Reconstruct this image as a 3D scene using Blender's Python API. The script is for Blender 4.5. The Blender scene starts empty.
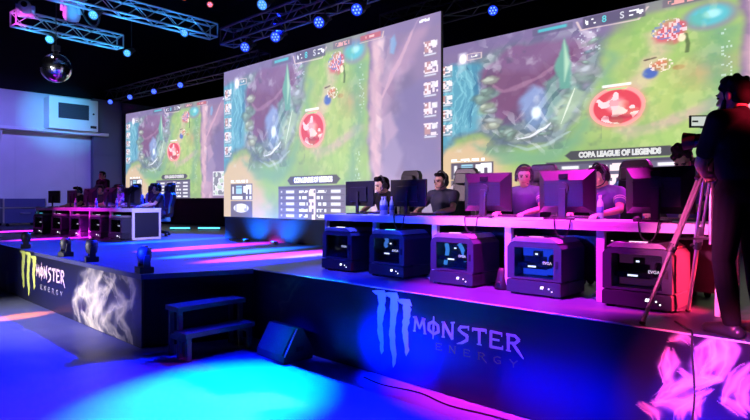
import bpy, bmesh, math, random
import numpy as np
from mathutils import Vector, Matrix, Euler
R = math.radians
V3 = Vector
random.seed(7)
SC = bpy.context.scene
COL = SC.collection
DECK = 0.9          # height of the stage deck

# ------------------------------------------------------------------ helpers
def lin(c):
    return tuple(((x/12.92) if x <= 0.04045 else ((x+0.055)/1.055)**2.4) for x in c)
def rgb(r, g, b):
    return lin((r/255, g/255, b/255))

MATS = {}
def mat(name, color=(.5, .5, .5), rough=.5, metal=0.0, emit=None, strength=1.0, noise=None, spec=.5, coat=0.0):
    if name in MATS: return MATS[name]
    m = bpy.data.materials.new(name); m.use_nodes = True
    nt = m.node_tree; b = nt.nodes['Principled BSDF']
    b.inputs['Base Color'].default_value = (*color, 1)
    b.inputs['Roughness'].default_value = rough
    b.inputs['Metallic'].default_value = metal
    b.inputs['Specular IOR Level'].default_value = spec
    b.inputs['Coat Weight'].default_value = coat
    if emit:
        b.inputs['Emission Color'].default_value = (*emit, 1)
        b.inputs['Emission Strength'].default_value = strength
    if noise:
        scale, amt = noise
        tc = nt.nodes.new('ShaderNodeTexCoord')
        n = nt.nodes.new('ShaderNodeTexNoise'); n.inputs['Scale'].default_value = scale
        n.inputs['Detail'].default_value = 6
        nt.links.new(tc.outputs['Object'], n.inputs['Vector'])
        mp = nt.nodes.new('ShaderNodeMapRange')
        mp.inputs['From Min'].default_value = .3; mp.inputs['From Max'].default_value = .7
        mp.inputs['To Min'].default_value = 1-amt; mp.inputs['To Max'].default_value = 1+amt*.4
        nt.links.new(n.outputs['Fac'], mp.inputs['Value'])
        mx = nt.nodes.new('ShaderNodeVectorMath'); mx.operation = 'SCALE'
        mx.inputs[0].default_value = color
        nt.links.new(mp.outputs['Result'], mx.inputs['Scale'])
        nt.links.new(mx.outputs['Vector'], b.inputs['Base Color'])
    MATS[name] = m
    return m

def color_attr_mat(name, emissive, rough=.5, strength=1.0, spec=.5):
    m = bpy.data.materials.new(name); m.use_nodes = True
    nt = m.node_tree; b = nt.nodes['Principled BSDF']
    a = nt.nodes.new('ShaderNodeVertexColor'); a.layer_name = 'picture'
    b.inputs['Roughness'].default_value = rough
    b.inputs['Specular IOR Level'].default_value = spec
    if emissive:
        b.inputs['Base Color'].default_value = (.01, .01, .01, 1)
        nt.links.new(a.outputs['Color'], b.inputs['Emission Color'])
        b.inputs['Emission Strength'].default_value = strength
    else:
        nt.links.new(a.outputs['Color'], b.inputs['Base Color'])
    return m

def tag(o, label=None, cat=None, group=None, kind=None):
    if label: o['label'] = label
    if cat: o['category'] = cat
    if group: o['group'] = group
    if kind: o['kind'] = kind
    return o
def empty(name, loc, rz=0.0):
    o = bpy.data.objects.new(name, None); COL.objects.link(o)
    o.location = loc; o.rotation_euler = (0, 0, rz); o.empty_display_size = .1
    return o
def kids(o):
    return [c for c in COL.objects if c.parent == o]
def copy_tree(o, parent=None):
    c = o.copy(); COL.objects.link(c); c.parent = parent
    for ch in kids(o): copy_tree(ch, c)
    return c

class MB:
    """collects shapes, then links them as ONE mesh object"""
    def __init__(s): s.bm = bmesh.new(); s.mi = 0
    def _xf(s, verts, M):
        for v in verts: v.co = M @ v.co
    def _mat(s, verts):
        if s.mi:
            fs = set(f for v in verts for f in v.link_faces)
            for f in fs: f.material_index = s.mi
    def box(s, x0, x1, y0, y1, z0, z1, bevel=0.0, M=None, seg=2):
        r = bmesh.ops.create_cube(s.bm, size=1.0)
        vs = r['verts']
        for v in vs:
            v.co = Vector(((x0+x1)/2+v.co.x*(x1-x0), (y0+y1)/2+v.co.y*(y1-y0), (z0+z1)/2+v.co.z*(z1-z0)))
        if bevel:
            es = list(set(e for v in vs for e in v.link_edges))
            r = bmesh.ops.bevel(s.bm, geom=es, offset=bevel, segments=seg, profile=.7, affect='EDGES')
            vs = list(set(r['verts']) | set(v for v in vs if v.is_valid))
        if M: s._xf(vs, M)
        s._mat(vs); return s
    def tube(s, p0, p1, r0, r1=None, n=12, caps=True):
        p0 = Vector(p0); p1 = Vector(p1); r1 = r0 if r1 is None else r1
        d = p1-p0; L = d.length
        if L < 1e-6: return s
        r = bmesh.ops.create_cone(s.bm, cap_ends=caps, segments=n, radius1=r0, radius2=r1, depth=L)
        q = d.to_track_quat('Z', 'Y').to_matrix().to_4x4()
        s._xf(r['verts'], Matrix.Translation((p0+p1)/2) @ q); s._mat(r['verts']); return s
    def ell(s, c, rad, rot=None, n=16, m=10):
        r = bmesh.ops.create_uvsphere(s.bm, u_segments=n, v_segments=m, radius=1.0)
        M = Matrix.Translation(Vector(c)) @ (rot.to_4x4() if rot else Matrix.Identity(4)) @ Matrix.Diagonal((*rad, 1)) if not isinstance(rad, (int, float)) else Matrix.Translation(Vector(c)) @ Matrix.Scale(rad, 4)
        s._xf(r['verts'], M); s._mat(r['verts']); return s
    def bone(s, p0, p1, r0, r1=None, n=12):
        r1 = r0 if r1 is None else r1
        s.tube(p0, p1, r0, r1, n); s.ell(p0, r0, n=n, m=8); s.ell(p1, r1, n=n, m=8); return s
    def chain(s, pts, rads, n=12):
        for i in range(len(pts)-1): s.bone(pts[i], pts[i+1], rads[i], rads[i+1], n)
        return s
    def lathe(s, prof, n=24, M=None):
        vs = []; rings = []
        for (r, z) in prof:
            ring = [s.bm.verts.new((r*math.cos(2*math.pi*k/n), r*math.sin(2*math.pi*k/n), z)) for k in range(n)]
            rings.append(ring); vs += ring
        for a, b in zip(rings, rings[1:]):
            for k in range(n):
                f = s.bm.faces.new((a[k], a[(k+1) % n], b[(k+1) % n], b[k])); f.smooth = True
        s.bm.faces.new(list(reversed(rings[0]))); s.bm.faces.new(rings[-1])
        if M: s._xf(vs, M)
        s._mat(vs); return s
    def prism(s, poly, axis, a0, a1, M=None):
        """extrude a 2D outline along an axis: 'x' takes (y,z), 'y' takes (x,z), 'z' takes (x,y)"""
        def P(p, a):
            return {'x': (a, p[0], p[1]), 'y': (p[0], a, p[1]), 'z': (p[0], p[1], a)}[axis]
        A = [s.bm.verts.new(P(p, a0)) for p in poly]; B = [s.bm.verts.new(P(p, a1)) for p in poly]
        n = len(poly)
        s.bm.faces.new(A); s.bm.faces.new(list(reversed(B)))
        for i in range(n):
            s.bm.faces.new((A[i], B[i], B[(i+1) % n], A[(i+1) % n]))
        if M: s._xf(A+B, M)
        s._mat(A+B); return s
    def hexa(s, p):
        """eight corners: bottom four then top four"""
        v = [s.bm.verts.new(q) for q in p]
        for f in ((3, 2, 1, 0), (4, 5, 6, 7), (0, 1, 5, 4), (1, 2, 6, 5), (2, 3, 7, 6), (3, 0, 4, 7)):
            s.bm.faces.new([v[i] for i in f])
        s._mat(v); return s
    def curve(s, pts, r, n=8, sub=6):
        P = [Vector(p) for p in pts]; out = []
        for i in range(len(P)-1):
            p0 = P[max(i-1, 0)]; p1 = P[i]; p2 = P[i+1]; p3 = P[min(i+2, len(P)-1)]
            for k in range(sub):
                t = k/sub
                out.append(.5*((2*p1)+(p2-p0)*t+(2*p0-5*p1+4*p2-p3)*t*t+(3*p1-p0-3*p2+p3)*t**3))
        out.append(P[-1])
        rings = []
        for i, p in enumerate(out):
            d = (out[min(i+1, len(out)-1)]-out[max(i-1, 0)]).normalized()
            q = d.to_track_quat('Z', 'Y')
            rings.append([s.bm.verts.new(p+q @ Vector((r*math.cos(2*math.pi*k/n), r*math.sin(2*math.pi*k/n), 0))) for k in range(n)])
        for a, b in zip(rings, rings[1:]):
            for k in range(n):
                f = s.bm.faces.new((a[k], a[(k+1) % n], b[(k+1) % n], b[k])); f.smooth = True
        s.bm.faces.new(list(reversed(rings[0]))); s.bm.faces.new(rings[-1])
        return s
    def build(s, name, mats, parent=None, smooth=False, loc=None, rot=None, angle=None, remesh=None, sm=4):
        bmesh.ops.recalc_face_normals(s.bm, faces=s.bm.faces)
        me = bpy.data.meshes.new(name); s.bm.to_mesh(me); s.bm.free()
        if not isinstance(mats, (list, tuple)): mats = [mats]
        for m in mats: me.materials.append(m)
        o = bpy.data.objects.new(name, me); COL.objects.link(o)
        if remesh:
            md = o.modifiers.new('r', 'REMESH'); md.mode = 'VOXEL'; md.voxel_size = remesh
            ms = o.modifiers.new('s', 'SMOOTH'); ms.iterations = sm; ms.factor = .5
            dg = bpy.context.evaluated_depsgraph_get(); dg.update()
            nm = bpy.data.meshes.new_from_object(o.evaluated_get(dg))
            o.modifiers.clear(); o.data = nm; nm.name = name
            if not nm.materials:
                for m in mats: nm.materials.append(m)
            smooth = True; me = nm
        if smooth:
            me.polygons.foreach_set('use_smooth', [True]*len(me.polygons))
        elif angle:
            me.polygons.foreach_set('use_smooth', [True]*len(me.polygons))
            me.set_sharp_from_angle(angle=R(angle))
        if parent: o.parent = parent
        if loc is not None: o.location = loc
        if rot is not None: o.rotation_euler = rot
        return o

def text_obj(name, body, size, M, m, parent, extrude=.001, align='CENTER', bold=0.0, xs=1.0):
    c = bpy.data.curves.new(name, 'FONT'); c.body = body; c.size = size; c.extrude = extrude
    c.align_x = align; c.align_y = 'CENTER'; c.offset = bold
    t = bpy.data.objects.new(name, c); COL.objects.link(t)
    dg = bpy.context.evaluated_depsgraph_get(); dg.update()
    me = bpy.data.meshes.new_from_object(t.evaluated_get(dg))
    bpy.data.objects.remove(t); bpy.data.curves.remove(c)
    me.transform(M @ Matrix.Diagonal((xs, 1, 1, 1))); me.name = name
    me.materials.clear(); me.materials.append(m)
    o = bpy.data.objects.new(name, me); COL.objects.link(o); o.parent = parent
    return o

# ------------------------------------------------------------------ numpy painting
def vnoise(x, y, seed):
    xi = np.floor(x).astype(np.int64); yi = np.floor(y).astype(np.int64)
    fx = x-xi; fy = y-yi; fx = fx*fx*(3-2*fx); fy = fy*fy*(3-2*fy)
    def h(a, b):
        n = (a*374761393+b*668265263+seed*982451653) & 0x7fffffff
        n = ((n ^ (n >> 13))*1274126177) & 0x7fffffff
        return ((n ^ (n >> 16)) & 0xffff)/65535.0
    return (h(xi, yi)*(1-fx)+h(xi+1, yi)*fx)*(1-fy)+(h(xi, yi+1)*(1-fx)+h(xi+1, yi+1)*fx)*fy
def fbm(x, y, seed, o=4):
    t = 0; a = .5; s = 0
    for i in range(o):
        t = t+a*vnoise(x*2**i, y*2**i, seed+i); s += a; a *= .5
    return t/s
def sstep(a, b, x):
    t = np.clip((x-a)/(b-a), 0, 1); return t*t*(3-2*t)

class Paint:
    """a picture painted on a surface, in the surface's own coordinates"""
    def __init__(s, U, V, base):
        s.U, s.V = U, V
        s.C = np.zeros(U.shape+(3,)); s.C[:] = np.array(base)/255.0
    def mix(s, a, col):
        a = np.clip(a, 0, 1)[..., None]; s.C = s.C*(1-a)+np.array(col)/255.0*a
    def poly(s, pts, col, alpha=1.0, soft=.02, warp=0.0, seed=1, fr=14):
        U, V = s.U, s.V
        if warp:
            U = U+(fbm(s.U*fr, s.V*fr, seed)-.5)*warp; V = V+(fbm(s.U*fr, s.V*fr, seed+50)-.5)*warp
        d = np.full(U.shape, 9.0); ins = np.zeros(U.shape, bool); n = len(pts)
        for i in range(n):
            (ax, ay), (bx, by) = pts[i], pts[(i+1) % n]
            ex, ey = bx-ax, by-ay
            t = np.clip(((U-ax)*ex+(V-ay)*ey)/(ex*ex+ey*ey+1e-12), 0, 1)
            d = np.minimum(d, np.hypot(U-ax-t*ex, V-ay-t*ey))
            c = (ay > V) != (by > V)
            with np.errstate(divide='ignore', invalid='ignore'):
                ins ^= c & (U < (bx-ax)*(V-ay)/(by-ay+1e-12)+ax)
        sd = np.where(ins, d, -d)
        s.mix(alpha*sstep(-soft, soft, sd), col)
    def ell(s, cu, cv, ru, rv, col, alpha=1.0, soft=.3, rot=0.0, ring=None, warp=0.0, seed=3):
        U, V = s.U, s.V
        if warp:
            U = U+(fbm(s.U*16, s.V*16, seed)-.5)*warp; V = V+(fbm(s.U*16, s.V*16, seed+50)-.5)*warp
        c, n = math.cos(rot), math.sin(rot)
        x = ((U-cu)*c+(V-cv)*n)/ru; y = (-(U-cu)*n+(V-cv)*c)/rv
        r = np.hypot(x, y)
        if ring: s.mix(alpha*sstep(ring+soft*.5, ring*.5, np.abs(r-1)), col)
        else: s.mix(alpha*sstep(1+soft, 1-soft, r), col)
    def line(s, pts, w, col, alpha=1.0, soft=.5, taper=False, warp=0.0, seed=5, fr=12):
        U, V = s.U, s.V
        if warp:
            U = U+(fbm(s.U*fr, s.V*fr, seed)-.5)*warp; V = V+(fbm(s.U*fr, s.V*fr, seed+50)-.5)*warp
        A = np.zeros(U.shape); n = len(pts)-1
        for i in range(n):
            (ax, ay), (bx, by) = pts[i], pts[i+1]
            ex, ey = bx-ax, by-ay
            t = np.clip(((U-ax)*ex+(V-ay)*ey)/(ex*ex+ey*ey+1e-12), 0, 1)
            d = np.hypot(U-ax-t*ex, V-ay-t*ey)
            ww = w*(1-.8*np.abs((i+t)/n-.45)*1.8) if taper else w
            A = np.maximum(A, sstep(1+soft, 1-soft, d/np.maximum(ww, 1e-4)))
        s.mix(A*alpha, col)
    def rect(s, u0, v0, u1, v1, col, alpha=1.0, soft=.003):
        a = sstep(u0-soft, u0+soft, s.U)*sstep(u1+soft, u1-soft, s.U)*sstep(v0-soft, v0+soft, s.V)*sstep(v1+soft, v1-soft, s.V)
        s.mix(a*alpha, col)
    def scribble(s, u0, v0, u1, v1, du, dv, col, seed, fill=.6, alpha=1.0):
        inside = (s.U > u0) & (s.U < u1) & (s.V > v0) & (s.V < v1)
        k = vnoise(np.floor(s.U/du)+.0, np.floor(s.V/dv)+.0, seed)
        s.mix(alpha*(inside & (k > 1-fill)), col)
    def linear(s):
        C = np.clip(s.C, 0, 1)
        return np.where(C <= .04045, C/12.92, ((C+.055)/1.055)**2.4)

def picture_grid(name, W, H, nu, nv, fn, m, parent, M=Matrix.Identity(4), bumps=None):
    """a flat rectangular picture W x H metres (origin bottom-left, x right, z up)"""
    u = (np.arange(nu)+.5)/nu; v = (np.arange(nv)+.5)/nv
    U, V = np.meshgrid(u, v)
    C = fn(U, V).reshape(-1, 3)
    gx, gz = np.meshgrid(np.linspace(0, W, nu+1), np.linspace(H, 0, nv+1))
    co = np.stack([gx, np.zeros_like(gx), gz], -1).reshape(-1, 3)
    i = np.arange(nu*nv); r = i//nu; c = i % nu
    a = r*(nu+1)+c
    quads = np.stack([a+nu+1, a+nu+2, a+1, a], -1)
    me = bpy.data.meshes.new(name)
    me.vertices.add(len(co)); me.vertices.foreach_set('co', co.astype(np.float32).ravel())
    me.loops.add(quads.size); me.loops.foreach_set('vertex_index', quads.astype(np.int32).ravel())
    me.polygons.add(len(quads))
    me.polygons.foreach_set('loop_start', (np.arange(len(quads))*4).astype(np.int32))
    me.update(calc_edges=True)
    at = me.color_attributes.new('picture', 'FLOAT_COLOR', 'CORNER')
    cc = np.repeat(np.concatenate([C, np.ones((len(C), 1))], 1), 4, 0)
    at.data.foreach_set('color', cc.astype(np.float32).ravel())
    me.validate(); me.transform(M)
    me.materials.append(m)
    o = bpy.data.objects.new(name, me); COL.objects.link(o); o.parent = parent
    return o

# ------------------------------------------------------------------ materials
BLACK = mat('black_paint', (.012, .012, .016), .55)
MATTE = mat('black_cloth', (.006, .006, .010), .9, spec=.2)
PLAST = mat('black_plastic', (.02, .02, .024), .4)
GLOSSB = mat('gloss_black', (.012, .012, .016), .18)
STEEL = mat('steel', (.55, .55, .58), .35, 1.0)
ALU = mat('aluminium', (.7, .7, .74), .32, 1.0)
WHITE = mat('white_laminate', (.78, .78, .80), .4)
GREYP = mat('dark_grey_panel', (.014, .014, .02), .5)
SKIN = mat('skin', (.55, .33, .24), .5)
HAIR = mat('dark_hair', (.010, .008, .008), .75, spec=.12)
BROWN = mat('brown_hair', (.05, .022, .012), .6)
JERSEY = mat('purple_jersey', (.16, .10, .42), .7)
NAVY = mat('navy_jersey', (.018, .018, .05), .75)
DENIM = mat('dark_denim', (.02, .022, .04), .85)
TEE = mat('black_tshirt', (.010, .009, .012), .9, spec=.2)
ORANGE = mat('orange_ribbon', (.85, .22, .05), .6)
RUBBER = mat('rubber', (.015, .015, .015), .8)
EYE = mat('eye', (.03, .02, .02), .2)
LIP = mat('lip', (.42, .16, .14), .5)

# ------------------------------------------------------------------ camera
cam = bpy.data.cameras.new('camera'); co = bpy.data.objects.new('camera', cam); COL.objects.link(co)
co.location = (0, 0, 1.8)
co.rotation_euler = (R(90), 0, math.asin(.691))
cam.sensor_width = 36; cam.lens = 36*560/750; cam.shift_y = -10/750; cam.clip_end = 200
SC.camera = co
SC.view_settings.view_transform = 'Standard'; SC.view_settings.look = 'None'
SC.view_settings.gamma = 1; SC.view_settings.exposure = 0
SC.view_settings.use_curve_mapping = False
w = bpy.data.worlds.new('night'); SC.world = w; w.use_nodes = True
w.node_tree.nodes['Background'].inputs['Color'].default_value = (.10, .12, .55, 1)
w.node_tree.nodes['Background'].inputs['Strength'].default_value = .012

# ------------------------------------------------------------------ the hall
floor_m = mat('blue_lit_concrete', (.15, .17, .40), .42, noise=(1.7, .16))  # neutral floor; the blue of the stage light is put into its colour
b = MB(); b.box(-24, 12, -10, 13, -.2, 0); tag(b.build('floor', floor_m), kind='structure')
wall_m = mat('whitewashed_wall', (.62, .60, .64), .8, noise=(.8, .10))
dark_m = mat('dark_wall', (.010, .010, .018), .9, spec=.1)
b = MB(); b.box(-24.1, -23.85, -10, 13, 0, 5.87)
for y in np.arange(-8.6, 8, 2.05): b.box(-23.87, -23.84, y, y+.03, 0, 5.8)
tag(b.build('wall_left', wall_m), kind='structure')
b = MB(); b.box(-24.1, -23.85, -10, 13, 5.87, 10); b.box(-24, -23.8, -10, 8.4, 5.85, 5.95)
tag(b.build('trim_2', dark_m), kind='structure')
b = MB(); b.box(-23.84, -23.55, 8.38, 9.5, 0, 5.85)
for z in (1.9, 3.6): b.box(-23.85, -23.53, 8.38, 9.5, z, z+.03)
tag(b.build('trim_3', mat('navy_door', (.10, .11, .20), .7)), kind='structure')
b = MB(); b.box(-24, 12, 13, 13.2, 0, 10); tag(b.build('wall_back', dark_m), kind='structure')
b = MB(); b.box(-24, 12, -10, 13.2, 10, 10.2)
for x in range(-22, 12, 4): b.box(x, x+.25, -10, 13, 9.6, 10.0)
tag(b.build('ceiling', dark_m), kind='structure')
# beam along the left wall
b = MB(); b.box(-23.85, -23.35, 2.0, 8.9, 4.36, 4.47)
b.prism([(-23.85, 4.36), (-23.45, 4.36), (-23.85, 3.9)], 'y', 5.2, 5.28)
tag(b.build('trim_1', mat('beam_paint', (.66, .70, .74), .6)), kind='structure')

# white cabinet unit standing on the beam
u = empty('air_conditioner', (-23.84, 7.55, 4.475))
tag(u, 'big white box unit with a dark rectangular grille, on the beam of the left wall', 'air conditioner')
b = MB(); b.box(0, .7, -.87, .87, 0, 1.22, .04); b.build('housing', mat('white_enamel', (.8, .82, .84), .45), u)
b = MB(); b.box(.69, .71, -.56, .52, .42, 1.0)
for k in range(9): b.box(.70, .725, -.56, .52, .43+k*.063, .455+k*.063)
b.build('grille', mat('dark_grille', (.03, .035, .06), .6), u)
b = MB(); b.box(.70, .715, .58, .80, .12, .22); b.build('control_plate', GREYP, u)
b = MB(); b.tube((.70, .69, .68), (.73, .69, .68), .035); b.build('knob', GREYP, u)

# dark flight case at the far left end of the deck
u = empty('flight_case', (-22.6, 5.6, DECK), R(4))
tag(u, 'dark blue road case on the deck at the foot of the far wall', 'case')
b = MB(); b.box(-.5, .5, -.65, .65, .10, .95, .02); b.build('body', mat('blue_case', (.04, .05, .16), .5), u)
b = MB()
for sx in (-.5, .5):
    for sy in (-.65, .65): b.box(sx-.02, sx+.02, sy-.02, sy+.02, .09, .96)
b.box(-.52, .52, -.67, -.63, .62, .65); b.box(.48, .52, -.65, .65, .62, .65)
b.build('edge_trim', STEEL, u)
for sx in (-.38, .38):
    for sy in (-.5, .5):
        b = MB(); b.tube((sx-.02, sy, .05), (sx+.02, sy, .05), .05); b.build('caster', RUBBER, u)
b = MB(); b.curve([(.52, -.15, .45), (.57, -.1, .45), (.57, .1, .45), (.52, .15, .45)], .012); b.build('handle', STEEL, u)

# ------------------------------------------------------------------ stage
stage = empty('stage', (0, 0, 0))
tag(stage, 'wide black stage with printed drink banners along its front edge', 'stage')
FL = [(-23.8, 2.95), (-6.7, 2.93), (-6.2, 4.2), (3.0, 4.2), (3.0, 10.9), (-23.8, 10.9)]
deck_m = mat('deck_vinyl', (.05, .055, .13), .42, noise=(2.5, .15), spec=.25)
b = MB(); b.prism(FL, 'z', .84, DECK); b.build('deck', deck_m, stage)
b = MB(); b.prism([(-23.8, 3.01), (-6.76, 2.99), (-6.26, 4.26), (3.0, 4.26), (3.0, 10.8), (-23.8, 10.8)], 'z', 0.0, .84)
b.build('skirt', MATTE, stage)
b = MB(); b.tube((-6.2, 4.192, .896), (3, 4.192, .896), .007, n=6); b.build('edge_trim', mat('edge_highlight', (.65, .65, .68), .4), stage)  # pale strip stands in for the highlight on the deck's front edge

LS = [[(8.23, 0.84), (8.0, 0.62), (8.29, 0.35), (8.56, 0.24)], [(8.71, 0.92), (8.61, 0.7), (8.91, 0.47), (8.81, 0.29), (9.11, 0.04)], [(9.11, 0.93), (8.81, 0.75), (9.01, 0.53), (9.2, 0.36), (9.48, 0.11)], [(9.91, 0.97), (9.48, 0.83), (9.11, 0.74), (9.39, 0.52), (9.99, 0.37), (10.11, 0.19)], [(9.99, 0.92), (9.91, 0.73), (9.65, 0.59), (9.82, 0.43), (9.48, 0.26), (9.11, 0.11)], [(8.18, 0.4), (8.71, 0.42), (9.2, 0.25)], [(9.74, 0.02), (10.07, 0.16), (9.99, 0.44)], [(8.34, 0.74), (8.71, 0.84), (9.01, 0.94), (9.65, 0.98)]]
RS = [[(5.17, 0.07), (5.24, 0.0), (5.32, -0.01), (5.37, 0.05), (5.35, 0.14), (5.3, 0.26), (5.16, 0.36)], [(5.3, 0.26), (5.11, 0.33), (4.98, 0.43), (4.9, 0.52)], [(5.17, 0.08), (5.16, 0.2), (5.19, 0.27), (5.3, 0.25)], [(5.26, 0.02), (5.26, 0.11), (5.21, 0.25)], [(5.32, 0.01), (5.31, 0.12), (5.23, 0.21)], [(4.98, 0.12), (4.95, 0.24), (5.0, 0.34), (4.9, 0.48)], [(5.01, 0.13), (5.03, 0.21), (4.97, 0.35)], [(5.08, 0.25), (5.13, 0.3), (5.01, 0.41)], [(4.9, 0.5), (5.01, 0.5), (5.14, 0.42), (5.26, 0.33)], [(5.06, 0.59), (5.07, 0.52), (5.16, 0.44)], [(5.17, 0.56), (5.16, 0.48), (5.2, 0.41)], [(5.47, 0.13), (5.39, 0.23), (5.34, 0.33), (5.32, 0.41)], [(5.47, 0.21), (5.42, 0.31), (5.43, 0.38), (5.47, 0.42)], [(5.32, 0.38), (5.39, 0.42), (5.44, 0.46)], [(4.81, 0.54), (4.9, 0.58), (4.92, 0.63)], [(5.01, 0.05), (5.08, 0.02), (5.14, 0.06)]]
def ribbons(P, strokes, w, col, seed, warp):
    """soft curling sheets of smoke with brighter edges"""
    for k, pts in enumerate(strokes):
        P.line(pts, w, col, .55, soft=.95, taper=True, warp=warp, seed=seed+k*3, fr=4)
        P.line([(x+w*.35, y-w*.2) for x, y in pts], w*.45, col, .5, soft=.95, taper=True, warp=warp*1.2, seed=seed+k*3+1, fr=5)
        P.line([(x-w*.55, y+w*.2) for x, y in pts], w*.20, tuple(min(255, c*1.12) for c in col), .4, soft=.95, taper=True, warp=warp*1.4, seed=seed+k*3+2, fr=6)

def wisps(P, box, col, seed, n, ridge=8.0, alpha=.9, fillv=.15):
    """thin curling smoke sheets inside a soft box, from ridged noise"""
    (x0, x1, y0, y1) = box
    U, V = P.U, P.V
    wx = (fbm(U*1.7, V*1.7, seed)-.5)*1.6; wy = (fbm(U*1.7, V*1.7, seed+9)-.5)*1.6
    a = np.zeros(U.shape)
    for k in range(n):
        f = 2.6+k*1.5
        q = fbm((U+wx)*f, (V*.55+wy)*f, seed+20+k, 2)
        a = np.maximum(a, np.exp(-np.abs(q-.5)*ridge*(1+k*.8))*(.95-.2*k))
    body = fbm((U+wx)*1.9, (V*.6+wy)*1.9, seed+77, 3)
    a = a*sstep(.36, .56, body)+fillv*sstep(.50, .66, body)
    m = sstep(x0, x0+.3, U)*sstep(x1, x1-.3, U)*sstep(y0, y0+.12, V)*sstep(y1, y1-.10, V)
    P.mix(a*m*alpha, col)

VINYL = color_attr_mat('printed_vinyl', False, rough=.38, spec=.4)
NAVYP = (9, 11, 34)
WB = 9.2
def left_banner(U, V):      # metres: x 0..10.3 (right end 10.3), y 0..0.88 downwards
    X = U*10.3; Y = V*.88
    P = Paint(X, Y, NAVYP)
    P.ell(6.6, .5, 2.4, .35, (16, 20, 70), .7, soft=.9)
    ribbons(P, LS, .105, (222, 212, 160), 31, .16)
    wisps(P, (7.85, 10.25, -.1, .98), (236, 226, 176), 58, 2, alpha=.6)
    wisps(P, (2.9, 4.6, .02, .98), (200, 205, 130), 91, 3)
    return P.linear()
def right_banner(U, V):
    X = U*WB; Y = V*.88
    P = Paint(X, Y, NAVYP)
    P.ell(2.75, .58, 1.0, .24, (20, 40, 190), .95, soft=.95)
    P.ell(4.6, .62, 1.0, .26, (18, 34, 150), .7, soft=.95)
    wisps(P, (.0, 1.15, -.05, .66), (120, 115, 80), 131, 3, alpha=.55)
    P.poly([(5.17, .06), (5.25, -.02), (5.36, .02), (5.36, .14), (5.29, .26), (5.2, .30)], (225, 150, 190), .45, soft=.02, warp=.05)
    P.poly([(5.22, .10), (5.25, .10), (5.24, .20), (5.21, .24)], (20, 20, 70), .6, soft=.012, warp=.03)
    ribbons(P, RS, .042, (240, 205, 222), 173, .05)
    wisps(P, (5.45, 8.6, -.06, .98), (235, 205, 222), 207, 2, alpha=.8)
    return P.linear()
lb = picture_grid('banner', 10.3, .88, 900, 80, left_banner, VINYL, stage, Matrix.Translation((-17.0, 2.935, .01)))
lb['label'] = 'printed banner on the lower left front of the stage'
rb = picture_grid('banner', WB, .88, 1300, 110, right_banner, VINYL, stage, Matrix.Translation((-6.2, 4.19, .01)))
b = MB(); b.prism([(-17.0, 2.937), (-6.72, 2.937), (-6.74, 2.985), (-17.0, 2.985)], 'z', .005, .885); b.build('banner_board', BLACK, stage)
b = MB(); b.box(-6.2, 3, 4.193, 4.255, .005, .885); b.build('banner_board', BLACK, stage)

# lettering made of strokes
GL = {  # each glyph: list of strokes, each [(x,y,width)...] in a 0..1 box, y up
 'M': [[(.04, 0, .5), (.16, 1, .9)], [(.16, 1, .9), (.5, .25, .5)], [(.5, .25, .5), (.84, 1, .9)], [(.84, 1, .9), (.98, -.05, .6)], [(-.05, .98, .5), (.22, 1.02, .6)], [(.74, 1.02, .5), (1.0, .98, .5)], [(-.06, .0, .4), (.14, .02, .4)], [(.86, -.04, .4), (1.08, -.02, .4)]],
 'O': [[(.5, .95, .6), (.12, .72, .9), (.08, .32, .9), (.5, .05, .6)], [(.5, .95, .6), (.88, .70, .9), (.92, .30, .9), (.5, .05, .6)], [(.52, 1.3, .3), (.5, .5, .8), (.46, -.28, .2)]],
 'N': [[(.10, 0, .6), (.12, 1, .8)], [(.12, 1, .9), (.84, 0, .8)], [(.84, 0, .7), (.88, 1.12, .6)], [(-.02, 1, .4), (.2, 1.02, .5)], [(.74, 1.08, .4), (1.02, 1.14, .4)], [(0, 0, .4), (.22, .02, .4)]],
 'S': [[(.9, 1.0, .5), (.3, .92, .8), (.14, .72, .8), (.4, .55, .8), (.8, .40, .9), (.78, .12, .8), (.4, -.12, .7), (.0, -.25, .2)], [(.9, 1.06, .4), (.9, .8, .3)]],
 'T': [[(.0, .94, .7), (1.0, 1.0, .8)], [(.5, .97, .9), (.5, 0, .7)], [(0, .98, .4), (.0, .78, .3)], [(1.0, 1.02, .4), (1.0, .8, .3)], [(.34, 0, .3), (.66, .0, .3)]],
 'E': [[(.12, 0, .8), (.14, 1, .8)], [(.12, 1, .7), (.9, .98, .6)], [(.12, .52, .6), (.72, .53, .5)], [(.12, .02, .7), (.95, .04, .6)], [(.9, 1.02, .3), (.9, .8, .3)], [(.95, .0, .4), (.96, .22, .3)]],
 'R': [[(.14, 0, .7), (.14, 1, .9)], [(.02, 1, .6), (.6, 1, .7), (.86, .78, .8), (.6, .54, .7), (.14, .5, .5)], [(.45, .5, .7), (.8, .1, .8), (1.15, -.3, .25)], [(0, 0, .3), (.3, .0, .3)]],
 'G': [[(.9, .9, .6), (.5, 1, .7), (.12, .72, .8), (.12, .28, .8), (.5, 0, .7), (.9, .12, .7), (.9, .45, .6), (.55, .45, .5)]],
 'Y': [[(.05, 1, .7), (.5, .5, .8)], [(.95, 1, .7), (.5, .5, .8)], [(.5, .5, .8), (.5, 0, .7)]],
}
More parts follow.
